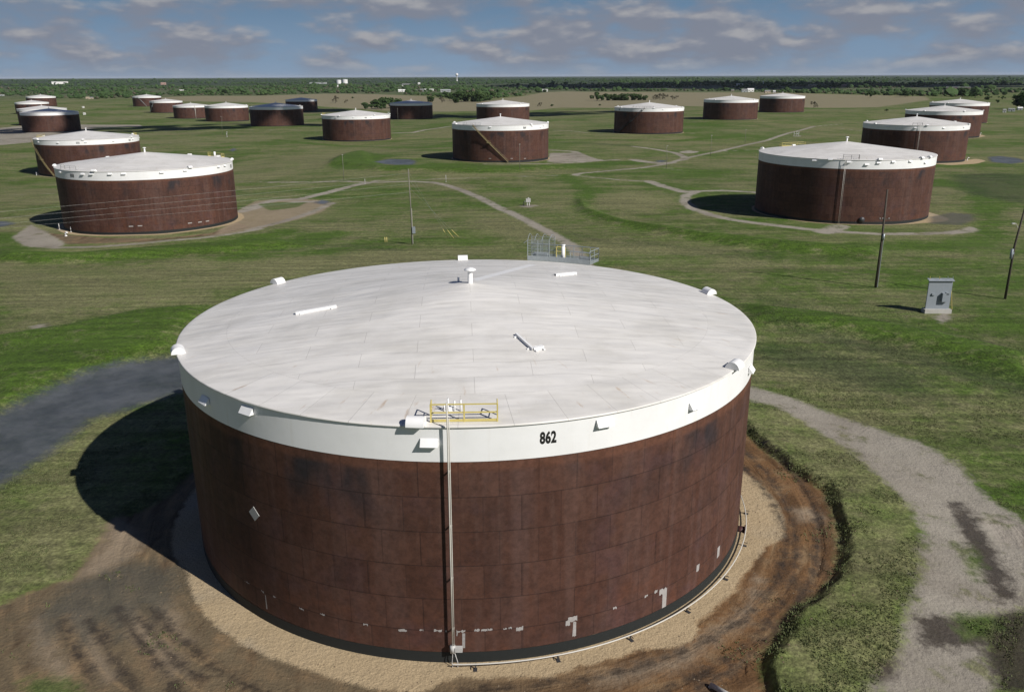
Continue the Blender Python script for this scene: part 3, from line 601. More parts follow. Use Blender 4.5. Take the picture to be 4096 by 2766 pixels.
# --- the near tank
px_v = [(621,642),(410,798),(1618,664),(1652,830),(1050,586),(945,950),(1714,768)]
def rim_angle(px, py):
    tx, ty, tz = TANKS['MAIN']; d = ray(px, py); t = (HT+tz-CH)/d[2]; return math.atan2(d[1]*t-ty, d[0]*t-tx)
vents = [rim_angle(*q) for q in ((1096,1130),(722,1409),(2853,1172),(2915,1466),(1851,1037),(1668,1691))]
hoods = [cyl(826,1597), cyl(993,1637), cyl(1718,1766), cyl(2415,1686), cyl(2775,1617), (cyl(3000,1400)[0]+.02, 14.9)]
tank = base_tank('MAIN', 'nearest and largest brown storage tank with black 862 on its white band', True, vents, hoods)
# number
cu = bpy.data.curves.new('num', 'FONT'); cu.body = '862'; cu.size = 1.0; cu.offset = .045; cu.space_character = 1.06; cu.resolution_u = 4
to = bpy.data.objects.new('num', cu); COL.objects.link(to); bpy.context.view_layer.update()
me = bpy.data.meshes.new_from_object(to.evaluated_get(bpy.context.evaluated_depsgraph_get())); bpy.data.objects.remove(to)
bm = bmesh.new(); bm.from_mesh(me); bmesh.ops.subdivide_edges(bm, edges=[e for e in bm.edges if e.calc_length() > .25], cuts=2); bm.to_mesh(me); bm.free()
co = np.array([v.co[:] for v in me.vertices]); mn, mx = co.min(0), co.max(0)
aL, zT = cyl(2159,1723); aR, zB = cyl(2226,1722); _, zb_ = cyl(2162,1776); _, zt_ = cyl(2170,1724)
for v in me.vertices:
    k = (v.co.x-mn[0])/(mx[0]-mn[0]); kk = (v.co.y-mn[1])/(mx[1]-mn[1]); v.co = polar(aL+(aR-aL)*k, R+.018, zb_+(zt_-zb_)*kk)
me.materials.clear(); me.materials.append(NUM); me.name = 'painted_number'; link('painted_number', me, tank)
# paint patches on the shell
def patch(x0, y0, x1, y1):
    a0, z1 = cyl(x0, y0); a1, z0 = cyl(x1, y1); m = MB(); n = 6; q_ = (z1-z0)*.08; z0 += q_; z1 -= q_
    v = []; jit = lambda: random.uniform(-.06, .06)
    for i in range(n+1):
        a = a0+(a1-a0)*i/n; v += [polar(a+jit()*.02, R+.006, z0+jit()), polar(a+jit()*.02, R+.006, z1+jit())]
    m.add(v, [(2*i, 2*i+2, 2*i+3, 2*i+1) for i in range(n)]); m.build('paint_patch', TOUCH, tank)
g = lambda x, y: (1400+x/1.239, 1500+y/1.239); g2 = lambda x, y: (2200+x/1.239, 1500+y/1.239); g3 = lambda x, y: (x/1.07, 1300+y/1.07)
for q in ((65,1225,90,1240),(240,1254,283,1270),(345,1257,365,1266),(417,1258,455,1270),(470,1262,480,1268),(527,1262,572,1272),(555,1272,572,1355),(527,1272,534,1292),(617,1257,643,1268),(650,1256,680,1267),(683,1254,705,1265),(760,1252,782,1257),(784,1248,802,1254),(825,1245,858,1262)):
    patch(*g(q[0], q[1]), *g(q[2], q[3]))
for q in ((78,1212,98,1240),(92,1196,133,1215),(114,1215,128,1298),(312,1147,330,1154),(470,1089,484,1095),(517,1066,531,1076),(543,1060,560,1085),(560,1047,572,1190),(727,937,738,968),(831,850,838,898),(823,962,832,1000)):
    patch(*g2(q[0], q[1]), *g2(q[2], q[3]))
for q in ((1047,1090,1069,1108),(1118,1131,1130,1144),(1134,1146,1146,1220),(1167,1155,1184,1167),(1282,1206,1300,1220),(1370,1229,1390,1243)):
    patch(*g3(q[0], q[1]), *g3(q[2], q[3]))
a, z = cyl(1019, 2052); m = MB(); s_ = .52; M = local(a, R+.03, z); m.add([M @ Vector(q) for q in ((0,-s_,0),(0,0,-s_),(0,s_,0),(0,0,s_),(.03,-s_,0),(.03,0,-s_),(.03,s_,0),(.03,0,s_))], [(3,2,1,0),(4,5,6,7),(0,1,5,4),(1,2,6,5),(2,3,7,6),(3,0,4,7)]); m.build('diamond_placard', PALE, tank)
# railing at the gauge well
p0, p1 = roof_at(1724, 1688), roof_at(1990, 1684)
def rz_(x, y): return HT+APEX*(1-math.hypot(x, y)/R)
m = MB(); A_ = Vector((*p0, rz_(*p0))); B_ = Vector((*p1, rz_(*p1))); mid_ = (A_+B_)/2; inw = Vector((-mid_.x, -mid_.y, 0)).normalized()
for p in (A_, mid_, B_): m.box((-.045, -.045, 0), (.045, .045, 1.1), Matrix.Translation(p))
ux = (B_-A_).normalized(); rotm = Matrix.Rotation(math.atan2(ux.y, ux.x), 4, 'Z'); L_ = (B_-A_).length
for z0, z1 in ((.03, .17), (.55, .63), (1.06, 1.13)): m.box((0, -.03, z0), (L_, .03, z1), Matrix.Translation(A_) @ rotm)
for p in (A_, B_):
    q = p+inw*.75
    m.tube([p+Vector((0,0,1.09)), q+Vector((0,0,1.09))], .035, 6); m.tube([p+Vector((0,0,.58)), q+Vector((0,0,.58))], .03, 6); m.box((-.035,-.035,0), (.035,.035,1.1), Matrix.Translation(q))
m.build('safety_railing', YEL, tank)
# gauge pipe running up the front, with bracket stubs, and the instrument at its foot
aT, _ = cyl(1792, 1725); aB, _ = cyl(1812, 2560)
m = MB()
for da, r_, top in ((0, .042, HT+1.55), (.0042, .032, HT+.6)):
    m.tube([polar(aT+da, R+.36, top), polar(aT+da, R+.36, HT-.3), polar((aT+aB)/2+da, R+.36, 8), polar(aB+da, R+.36, 1.4)], r_, 8)
for k in range(4):
    zz = 2.6+3.6*k; aa = aB+(aT-aB)*zz/HT; m.box((0, -.015, 0), (.38, .11, .025), local(aa, R, zz))
gp = m.build('gauge_pipe', PIPEM, tank)
m = MB(); M = local(aB, R+.36, 0); m.lathe([(.0, 1.05), (.17, 1.05), (.17, 1.55), (.0, 1.55)], 14, (0, 0, 0)); m.v = [tuple(M @ Vector(p)) for p in m.v]
m.box((-.12, .15, 1.15), (.16, .62, 1.45), M); m.tube([M @ Vector(p) for p in ((0,.1,1.1),(.1,.2,.8),(.1,.3,.4),(.12,.3,.05))], .03, 6); m.tube([M @ Vector(p) for p in ((0,.0,1.1),(.08,-.02,.7),(.05,-.06,.3),(.14,-.02,.05))], .025, 6)
m.build('tank_gauge_head', PALE, gp)
m = MB(); x, y = roof_at(1792, 1652); zc = rz_(x, y)
for dx, h_ in ((0, .85), (.38, .7), (-.22, .5), (.75, .75)): m.tube([(x+dx, y+.25, zc-.05), (x+dx, y+.25, zc+h_)], .05, 8)
m.tube([(x-.4, y+.25, zc+.45), (x+.8, y+.25, zc+.45)], .04, 8); m.lathe([(.28, -.05), (.28, .25), (.0, .27)], 16, (x+.1, y+.55, zc)); m.build('gauge_hatch', WHITE, tank)
# conduit low around the shell, on stands
m = MB(); a0, a1 = aB, aB+2.0; n = 60; m.tube([polar(a0+(a1-a0)*i/n, R+.62, .34) for i in range(n+1)], .045, 6); cdu = m.build('conduit', PIPEM, tank)
for k in range(9):
    a = a0+.06+k*.225; m = MB(); m.box((-.03, -.04, -.1), (.03, .04, .32), local(a, R+.62, 0)); m.box((-.02, -.02, .28), (.32, .02, .32), local(a, R+.62, 0)); m.box((-.16, -.12, -.1), (.2, .12, .03), local(a, R+.7, 0)); m.build('conduit_stand', DKST, cdu)
# roof fittings
def bar(p, q, w, h, mat=WHITE, name='roof_bracket'):
    a, b_ = roof_at(*p), roof_at(*q); A0 = Vector((*a, rz_(*a))); B0 = Vector((*b_, rz_(*b_))); L = (B0-A0).length; d = (B0-A0).normalized()
    yv = Vector((0, 0, 1)).cross(d).normalized(); zv = d.cross(yv); M = Matrix(((d.x, yv.x, zv.x, A0.x), (d.y, yv.y, zv.y, A0.y), (d.z, yv.z, zv.z, A0.z), (0, 0, 0, 1)))
    m = MB(); m.box((0, -w/2, -.02), (L, -w/2+.03, h), M); m.box((0, w/2-.03, -.02), (L, w/2, h), M); m.box((0, -w/2+.03, h-.04), (L, w/2-.03, h-.005), M)
    for k in (.12, .88): m.box((L*k-.06, -w/2-.22, -.02), (L*k+.06, -w/2, .08), M)
    m.build(name, mat, tank)
bar((1184,1257), (1347,1228), .3, .22); bar((2219,1103), (2302,1096), .3, .22); bar((2064,1340), (2132,1402), .16, .2); bar((2132,1400), (2172,1392), .3, .22)
m = MB(); q = roof_at(1834, 1125); m.tube([(*q, rz_(*q)-.05), (*q, rz_(*q)+.35)], .09, 8); m.build('vent_stub', WHITE, tank)
q0, q1 = roof_at(1890, 1122), roof_at(2130, 1058); d = (Vector(q1)-Vector(q0)).normalized(); nn = Vector((-d.y, d.x))*.45; m = MB(); N = 8; v = []
for i in range(N+1):
    p = Vector(q0)+(Vector(q1)-Vector(q0))*i/N
    for s_ in (-1, 1): e = p+nn*s_; v.append((e.x, e.y, rz_(e.x, e.y)+.006))
m.add(v, [(2*i, 2*i+1, 2*i+3, 2*i+2) for i in range(N)]); m.build('walkway_strip', WALK, tank)
# outlet nozzle low on the right
a, z = cyl(2952, 2121); m = MB(); M = local(a, R, z); m.tube([M @ Vector((-.1,0,0)), M @ Vector((.5,0,0))], .42, 14); m.tube([M @ Vector((.5,0,0)), M @ Vector((.6,0,0))], .55, 14); m.build('outlet_nozzle', RUSTD, tank)
# platform at the far rim with caged stair head
aP0, aP1 = rim_angle(2105, 1046), rim_angle(2358, 1060); pf = MB(); n = 8
aP0, aP1 = max(aP0, aP1), min(aP0, aP1)
zd = HT+.12
for i in range(n):
    a, a2 = aP0+(aP1-aP0)*i/n, aP0+(aP1-aP0)*(i+1)/n
    v = [polar(a, R+.15, zd), polar(a2, R+.15, zd), polar(a2, R+2.5, zd), polar(a, R+2.5, zd)]; pf.add(v+[p-Vector((0,0,.12)) for p in v], [(0,1,2,3),(7,6,5,4),(0,4,5,1),(2,6,7,3),(1,5,6,2),(3,7,4,0)])
    pf.tube([polar(a, R-.1, zd-1.2), polar(a, R+2.3, zd-.1)], .05, 6)
plat = pf.build('access_platform', GALV, tank)
m = MB(); f_ = lambda k, r_: polar(aP0+(aP1-aP0)*k, r_, zd)
handrail('', m, [f_(0, R+2.45), f_(.25, R+2.45), f_(.5, R+2.45), f_(.75, R+2.45), f_(1, R+2.45), f_(1, R+.2)], GALV, plat, h=1.3, r=.04); handrail('', m, [f_(.68, R+.2), f_(.84, R+.2), f_(1, R+.2)], GALV, plat, h=1.15, r=.04); m.build('platform_railing', GALV, plat)
m = MB(); ks = (.0, .16, .34)
for k in ks:
    for r_ in (R+.2, R+2.45): m.tube([f_(k, r_), f_(k, r_)+Vector((0,0,2.1))], .04, 6)
for r_ in (R+.2, R+2.45):
    for h_ in np.arange(.3, 2.2, .3): m.tube([f_(k, r_)+Vector((0,0,h_)) for k in (0, .17, .34)], .022, 5)
    for k in np.arange(0, .345, .02): m.tube([f_(k, r_), f_(k, r_)+Vector((0,0,2.1))], .012, 4)
for k in (.0, .11, .22, .34):
    pts = [f_(k, R+.2)+Vector((0,0,2.1))]+[f_(k, R+.2+2.25*j/6)+Vector((0,0,2.1+.5*math.sin(math.pi*j/6))) for j in range(1, 6)]+[f_(k, R+2.45)+Vector((0,0,2.1))]; m.tube(pts, .03, 5)
m.tube([f_(0, R+.2)+Vector((0,0,2.1)), f_(-.06, R+.2)+Vector((0,0,1.75))], .03, 5)
m.build('ladder_cage', GALV, plat)
m = MB(); handrail('', m, [f_(.37, R+2.3), f_(.5, R+2.3)], YEL, plat, h=1.1, r=.05, toe=False); m.build('platform_gate', YEL, plat)
m = MB(); p = f_(.54, R+.75); m.tube([p-Vector((0,0,.2)), p+Vector((0,0,1.65))], .19, 14); m.tube([p+Vector((0,0,1.65)), p+Vector((0,0,1.72))], .24, 14); m.build('gauge_well', WHITE, tank)
for lo, hi, k in (((.25,-.9,.0),(.75,.9,.12),.68), ((.2,-.65,.0),(.32,.65,.75),.92), ((.9,-.8,0),(1.6,.8,.55),.17)):
    m = MB(); m.box(lo, hi, local(aP0+(aP1-aP0)*k, R, zd)); m.build('platform_box', GALV, plat)
m = MB(); v = []
for i in range(9): a = aP0+(aP1-aP0)*i/8; v += [polar(a, R+.19, zd-.1), polar(a, R+.19, zd+.42), polar(a, R+.16, zd+.42), polar(a, R+.16, zd-.1)]
m.add(v, [(i*4+q, i*4+(q+1) % 4, i*4+4+(q+1) % 4, i*4+4+q) for i in range(8) for q in range(4)]); m.build('kick_plate', GALV, plat)

# --- the other tanks
def ea(n, ph=0): return [ph+2*math.pi*i/n for i in range(n)]
tA = base_tank('A', 'brown tank at left front, crossed by power cables, yellow rails on its far rim', True, ea(6, .35), hood_px('A', [(331,695),(366,695),(440,695),(494,694),(646,688),(739,680),(872,666),(897,661),(243,686)]))
tB = base_tank('B', 'brown tank with yellow stair on its left edge, just behind the left front tank', True, ea(6, .9), [(a, 15.3) for a in ea(12, -2.2)])
tL = base_tank('L', 'sunlit brown tank with low yellow rim frames, in front of the dark bush', True, ea(6, .2), [(a, 15.4) for a in ea(12, .1)])
tO = base_tank('O', 'sunlit brown tank in the middle with a yellow diagonal stair and landing', True, [rim_angle, None] and [.12, 2.9, 3.6, -.9, 1.6, -.25], hood_px('O', [(1961,508),(2128,502),(2162,508),(2174,501)]))
tP = base_tank('P', 'brown tank with a dark stair falling leftward, right of the middle', True, ea(6, .5), [(a, 15.4) for a in ea(11, -1.9)])
tT = base_tank('T', 'big brown tank at right front with a long shadow on a ring track', True, [cyl(3112,588,'T')[0]+1.2, cyl(3722,607,'T')[0], cyl(3688,630,'T')[0], 1.9, 2.6], hood_px('T', [(3258,640),(3396,647),(3467,657),(3514,650),(3573,646),(3641,644),(3700,650),(3322,636)]))
tU = base_tank('U', 'brown tank directly behind the big right front tank, grey puddle to its right', True, ea(6, .3), [(a, 15.3) for a in ea(12, -2.0)])
tW = base_tank('Wx', 'third tank back in the right-hand row, only its white top well in view', True, ea(6, .6), [])
for k, lb in (('C', 'tank in deep shade at far left with a blue-grey roof'), ('C2', 'white roofed tank half hidden directly behind the shaded tank at far left'),
              ('D', 'small distant tank second from last in the far left row'), ('E', 'most distant tank of the far left row, against the trees'),
              ('Fx', 'far tank nearest the trees in the diagonal row of five, thin stair on its side'), ('G', 'second far tank of the diagonal row, ladder down its left side'),
              ('Hx', 'third tank of the diagonal row, a pale pipe down its front'), ('I', 'fourth tank of the diagonal row, sunlit brown beside the shaded one'),
              ('J', 'dark shaded tank with blue-grey roof at the near end of the diagonal row'), ('Kx', 'small dark tank with grey roof standing alone on the edge of the tan field'),
              ('Mx', 'dark shaded tank with a grey roof right of the dark bush'), ('N', 'tank half hidden behind the middle tank with the yellow stair'),
              ('Q', 'sunlit tank right of the middle, beyond the tank with the dark stair'), ('Sx', 'most distant tank at right, beside the tan field'),
              ('X', 'last tank of the right-hand row, mostly hidden')):
    base_tank(k, lb, False, ea(4, .7) if k in ('N', 'Q', 'X', 'J', 'Mx', 'I') else ())
rim_rail(tA, *[cyl(q, 625, 'A')[0] for q in (0,)]*0 or (1.05, .72), YEL)
m = MB(); p = polar(.9, R-1.2, HT+.1); m.tube([p, p+Vector((0,0,1.4))], .3, 12); m.box((-.5,-.4,0), (.5,.4,.5), Matrix.Translation(polar(.8, R-1.3, HT+.1))); m.build('gauge_well', WHITE, tA)
rim_rail(tA, cyl(237,665,'A')[0], cyl(300,680,'A')[0], PALE, toe=False)
stair('B', tB, (128,566), (166,638), (216,690), OLIVE); rim_rail(tB, 3.3, 3.02, YEL); rim_rail(tB, .75, .62, YEL)
stair('O', tO, (1890,505), (1955,572), (2032,647), OLIVE); rim_rail(tO, cyl(1850,500,'O')[0], cyl(1920,505,'O')[0], GALV)
stair('P', tP, (2580,434), (2526,484), (2471,532), DKST); rim_rail(tP, cyl(2530,432,'P')[0], cyl(2615,432,'P')[0], DKST, toe=False)
rim_rail(tT, cyl(3372,640,'T')[0], cyl(3438,640,'T')[0], DKST, toe=False); front_pipe(tT, cyl(3368,760,'T')[0]); rim_rail(tT, 2.15, 1.75, YEL)
rim_rail(tU, cyl(3650,504,'U')[0], cyl(3690,504,'U')[0], DKST, toe=False); front_pipe(tU, cyl(3668,600,'U')[0])
rim_rail(tL, 3.25, 3.0, YEL); rim_rail(tL, .35, .15, GALV); rim_rail(tO, .62, .45, DKST, toe=False)
m = MB(); m.lathe([(.0, 0), (.75, 0), (.75, .25), (.0, .27)], 16); o = m.build('manway', DKST, tT); a, z = cyl(3446,879,'T'); o.matrix_local = local(a, R, max(z, 1.1)) @ Matrix.Rotation(math.pi/2, 4, 'Y')
for tk, t, q in (('A', tA, (286,686)), ('A', tA, (923,662)), ('B', tB, (311,571)), ('B', tB, (518,558)), ('L', tL, (1463,473)), ('P', tP, (2478,440))): number_mark(t, cyl(*q, tk)[0])
# readable number on the middle tank
cu = bpy.data.curves.new('num', 'FONT'); cu.body = '864'; cu.offset = .03; cu.resolution_u = 2; to = bpy.data.objects.new('num', cu); COL.objects.link(to); bpy.context.view_layer.update()
me = bpy.data.meshes.new_from_object(to.evaluated_get(bpy.context.evaluated_depsgraph_get())); bpy.data.objects.remove(to)
co = np.array([v.co[:] for v in me.vertices]); mn, mx = co.min(0), co.max(0); aL = cyl(2093,510,'O')[0]; aR = cyl(2104,510,'O')[0]
for v in me.vertices: v.co = polar(aL+(aR-aL)*(v.co.x-mn[0])/(mx[0]-mn[0]), R+.02, 14.55+1.1*(v.co.y-mn[1])/(mx[1]-mn[1]))
me.materials.clear(); me.materials.append(NUM); link('painted_number', me, tO)
stair('Fx', [o for o in bpy.data.objects if o.get('label', '').startswith('far tank nearest')][0], (549,394), (567,405), (586,418), GALV)
stair('G', [o for o in bpy.data.objects if o.get('label', '').startswith('second far tank')][0], (617,414), (609,426), (601,446), GALV)
front_pipe([o for o in bpy.data.objects if o.get('label', '').startswith('third tank of')][0], cyl(780,440,'Hx')[0], r=.16)
for tk, t, pts in (('O', tO, [(1960,634),(2047,634),(2100,634)]), ('A', tA, [(524,905),(560,903),(760,892),(800,888),(830,884)])):
    for px, py in pts:
        a, z = cyl(px, py, tk); m = MB(); m.box((.004, -.55, -.12), (.01, .55, .12), local(a, R, z)); m.build('paint_patch', TOUCH, t)

# ------------------------------------------------------------------ poles and cables
def pole(base, top, label, mat, r0, r1, group='utility poles', name='utility_pole', extra=None):
    x, y, z = at(*base); d = ray(*top); t = math.hypot(x, y)/math.hypot(d[0], d[1]); h = CH+d[2]*t-z
    o = thing(name, (x, y, z), label, 'pole', group); m = MB(); m.tube([(0,0,-.5), (0,0,h*.5), (d[0]*t-x if abs(d[0]*t-x) < 1 else 0, 0, h)], r0, 10, r1); m.build('post', mat, o); return o, h, (x, y, z)
p1, h1, w1 = pole((1649,978), (1633,675), 'tall grey wooden pole holding four cables, with a box near its foot', GREYW, .17, .11)
m = MB(); m.box((.15, -.35, 2.7), (.85, .15, 4.2)); m.build('meter_box', CABM, p1); m = MB(); m.tube([(.2,-.05,.2),(.2,-.05,8.5)], .05, 6); m.build('conduit', PIPEM, p1)
p2, h2, w2 = pole((3502,1150), (3549,758), 'tall dark pole in front of the big right tank', WOOD, .24, .14)
m = MB(); m.box((-.9,-.06,h2*.70), (.9,.06,h2*.70+.14)); m.build('crossarm', WOOD, p2)
for x in (-.8, .75, -.35): m = MB(); m.lathe([(.0,0),(.06,0),(.09,.1),(.05,.2),(.0,.24)], 8, (x, 0, h2*.70+.14)); m.build('insulator', PALE, p2)
m = MB(); m.tube([(.26,-.1,.1),(.24,-.1,h2*.55)], .06, 6); m.tube([(.1,-.3,h2*.5),(.1,-.3,h2*.56)], .2, 10); m.build('conduit', GALV, p2)
p3, h3, w3 = pole((4020,1195), (4128,760), 'dark leaning-looking pole at the right edge with lamp fitting', WOOD, .22, .14)
m = MB(); m.tube([(0,0,h3*.66),(-.5,-.1,h3*.70),(-.75,-.1,h3*.70)], .05, 6); m.box((-1.15,-.2,h3*.70-.1), (-.65,.1,h3*.70+.08)); m.build('lamp_head', PALE, p3)
m = MB(); m.tube([(-.45,-.3,h3*.38),(-.45,-.3,h3*.47)], .22, 10); m.box((-.45,-.25,h3*.42), (0,-.1,h3*.44)); m.build('transformer', CABM, p3)
for bq, tq, lb in (((1376,720), (1369,619), 'thin pale post beside the dirt track, left of the cabled pole'), ((2666,672), (2666,584), 'thin pale post beside the track junction puddle'),
                   ((2842,624), (2847,542), 'thin pale post right of the track junction'), ((2079,679), (2079,577), 'thin post in front of the middle tank'),
                   ((2980,573), (2983,518), 'thin post between the right front tank and the one with the dark stair'), ((891,540), (888,467), 'thin pale post in front of the far diagonal row'),
                   ((1592,487), (1590,434), 'thin post in front of the dark tank beside the bush')):
    o, h, _ = pole(bq, tq, lb, GREYW, .11, .08, 'thin light posts', 'light_post'); m = MB(); m.box((-.3,-.08,h-.05), (.3,.08,h+.08)); m.build('lamp_head', PALE, o)
cz = [(1640,692), (1640,712), (1640,735), (1645,768)]; cl_ = [838.5, 865, 888, 903.7]; nm = ['topmost', 'second from top', 'second from bottom', 'lowest']
for (px, py), yl, nme in zip(cz, cl_, nm):
    d = ray(px, py); t = math.hypot(w1[0], w1[1])/math.hypot(d[0], d[1]); za = CH+d[2]*t; a = Vector((w1[0], w1[1], za))
    d = ray(0, yl); t = (za-.9-CH)/d[2]; e = Vector((d[0]*t, d[1]*t, za-.9)); m = MB()
    pts = [a+(e-a)*(k/20*1.55)+Vector((0, 0, -.5*(1-(2*(k/20)-1)**2)*.8)) for k in range(21)]
    m.tube(pts, .012, 6); o = m.build('power_cable', CABLE, None); tag(o, nme+' of the four cables running left from the grey wooden pole', 'cable', 'overhead cables')
for i, (bq, tq, lb) in enumerate((((1793,952), (1762,921), 'left'), ((1815,952.5), (1785,914), 'middle'), ((1834,946), (1806,911), 'right'))):
    x, y, z = at(*bq); d = ray(*tq); g = Vector((w1[0], w1[1], w1[2]+h1*(.95-.1*i)))-Vector((x, y, z)); g.normalize(); o = thing('guy_wire', (x, y, z), lb+' one of three slanted yellow guy guards in the grass', 'guy wire', 'yellow guy guards')
    m = MB(); m.tube([-g*.3, g*2.9], .06, 8); m.build('yellow_guard', YEL, o); m = MB(); m.tube([g*2.8, Vector((w1[0]-x, w1[1]-y, w1[2]+h1*(.95-.1*i)-z))], .012, 4); m.build('wire', GALV, o)
# ------------------------------------------------------------------ small equipment
for i, px in enumerate((1540, 1547.5)):
    x, y, z = at(px, 968); m = MB(); m.tube([(0,0,-.3),(0,0,1.15)], .075, 10); m.lathe([(.075,1.15),(.05,1.2),(.0,1.22)], 10); o = m.build('bollard', YEL); o.location = (x, y, z); tag(o, ('left', 'right')[i]+' of two short yellow bollards beside the grey wooden pole', 'bollard', 'yellow bollards')
x, y, z = at(3745, 1250); cb = thing('equipment_panel', (x, y, z), 'tall grey electrical panel on a pale concrete plinth near the right edge', 'electrical panel', rz=-.02)
m = MB(); m.box((-2.1,-.6,-.4), (2.1,.75,.65)); m.build('plinth', CONC, cb)
m = MB(); m.box((-1.85,-.05,.65), (1.85,.16,5.3)); m.build('panel', CABM, cb)
m = MB(); m.add([(-2.0,-.3,5.2),(2.0,-.3,5.2),(2.0,.5,5.45),(-2.0,.5,5.45),(-2.0,-.3,5.28),(2.0,-.3,5.28),(2.0,.5,5.53),(-2.0,.5,5.53)], [(3,2,1,0),(4,5,6,7),(0,1,5,4),(1,2,6,5),(2,3,7,6),(3,0,4,7)]); m.build('hood', CABM, cb)
for x0, z0, x1, z1 in ((-1.2,2.9,-.7,3.2), (.35,1.9,1.35,3.3), (.9,3.0,1.3,3.4)): m = MB(); m.box((x0,-.55 if x1 > 0 else -.25,z0), (x1,-.05,z1)); m.build('switch_box', CABM, cb)
for x0 in (-1.8, -.3, 1.0, 1.8): m = MB(); m.tube([(x0,-.05,5.5),(x0-.15,-.2,6.0)], .04, 6); m.build('conduit_stub', YEL if x0 < 0 else GALV, cb)
m = MB(); m.tube([(1.85,.2,4.0),(3.0,1.2,.2)], .06, 6); m.build('brace', YEL, cb)
x, y, z = at(2113, 823); vb = thing('valve_station', (x, y, z), 'small grey valve box on white legs on a bare patch of gravel', 'valve box')
for dx in (-.32, .32): m = MB(); m.tube([(dx,0,-.2),(dx,0,1.2)], .09, 8); m.build('leg', WHITE, vb)
m = MB(); m.box((-.7,-.3,1.1), (.7,.3,2.2)); m.tube([(-1.2,0,1.3),(-.7,0,1.3)], .12, 8); m.tube([(0,0,2.2),(0,0,2.45)], .3, 10); m.build('valve_box', PALE, vb); m = MB(); m.tube([(-1.35,0,-.2),(-1.35,0,1.2),(-1.0,0,1.3)], .12, 8); m.build('inlet_pipe', DKST, vb)
def riser(px, py, h, label, mat=WHITE, elbow=True, r=.2):
    x, y, z = at(px, py); m = MB(); pts = [(0,0,-.3),(0,0,h*.8)]+([(.15,-.1,h),(.7,-.3,h*.9)] if elbow else [(0,0,h)]); m.tube(pts, r, 10); m.tube([(0,0,-.1),(0,0,.15)], r*1.7, 10); m.tube([(0,0,h*.55),(0,0,h*.62)], r*1.5, 10); o = m.build('riser_pipe', mat); o.location = (x, y, z); tag(o, label, 'pipe', 'pipe risers beside the tanks')
riser(287,927,1.3,'white flanged pipe riser at the foot of the left front tank', elbow=False); riser(264,944,1.0,'short white pipe elbow just left of the left front tank'); riser(238,918,1.6,'grey pipe riser in the shade of the left front tank', PALE, False, .12)
riser(147,701,1.6,'white riser at the foot of the tank with yellow stair at left', elbow=False); riser(2108,645,1.0,'white elbow at the foot of the middle tank'); riser(3868,641,1.2,'white elbow at the foot of the tank by the grey puddle'); riser(3920,541,1.5,'small white elbow at the foot of the third tank of the right row')
riser(1784,728,2.6,'thin pale marker post beside the narrow track', PALE, False, .1); riser(1460,735,1.8,'short pale marker post at the track fork', PALE, False, .1); riser(908,548,3.6,'pale hooped vent pipe beside the thin left track', PALE, True, .25)
x, y, z = at(3186, 545); fr = thing('pipe_rack', (x, y, z), 'pale pipe frame standing beside the far right track', 'pipe frame')
for dx in (-1.7, 0, 1.3): m = MB(); m.tube([(dx,0,-.2),(dx,0,3.4-abs(dx)*.4)], .16, 8); m.build('post', PALE, fr)
m = MB(); m.box((-2.3,-.8,-.1), (2.6,.8,.12)); m.build('slab', CONC, fr); m = MB(); m.tube([(-1.7,0,1.4),(1.3,0,1.4)], .14, 8); m.build('crossbar', PALE, fr)
x, y, z = at(2843, 2748); x2, y2, z2 = at(2960, 2830); m = MB(); m.tube([(0,0,.2),(x2-x,y2-y,z2-z+.45)], .16, 10); m.lathe([(.0,.0),(.16,.05)], 10); o = m.build('pipe', PALE); o.location = (x, y, z); tag(o, 'end of a grey metal pipe lying on brown mud at the bottom edge', 'pipe')

# ------------------------------------------------------------------ vegetation
def leaf_mat(name, c0_, c1_):
    m, nt, b = new_mat(name); tc = nd(nt, 'ShaderNodeTexCoord').outputs['Object']; oi = nd(nt, 'ShaderNodeObjectInfo').outputs['Random']
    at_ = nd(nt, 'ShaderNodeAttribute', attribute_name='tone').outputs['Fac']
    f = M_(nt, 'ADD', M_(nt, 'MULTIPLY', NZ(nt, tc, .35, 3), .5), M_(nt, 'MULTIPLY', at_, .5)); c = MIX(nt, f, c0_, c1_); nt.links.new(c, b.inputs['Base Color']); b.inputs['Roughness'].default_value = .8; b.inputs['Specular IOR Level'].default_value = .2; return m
LEAF_D = leaf_mat('dark_leaves', (.020, .047, .014), (.062, .105, .032)); LEAF_G = leaf_mat('green_leaves', (.024, .050, .014), (.062, .100, .030)); LEAF_B = leaf_mat('brown_twigs', (.06, .055, .035), (.11, .10, .065))
BARK = simple('bark', (.07, .055, .04), .9)
def tri_mesh(name, V, Fq, mat, tone=None, smooth=False):
    me = bpy.data.meshes.new(name); k = Fq.shape[1]; me.vertices.add(len(V)); me.vertices.foreach_set('co', V.astype(np.float32).ravel()); me.loops.add(Fq.size); me.loops.foreach_set('vertex_index', Fq.astype(np.int32).ravel())
    me.polygons.add(len(Fq)); me.polygons.foreach_set('loop_start', np.arange(0, Fq.size, k, dtype=np.int32)); me.polygons.foreach_set('use_smooth', np.full(len(Fq), smooth)); me.update(calc_edges=True)
    if tone is not None: a = me.attributes.new('tone', 'FLOAT', 'POINT'); a.data.foreach_set('value', tone.astype(np.float32))
    me.materials.append(mat); return me
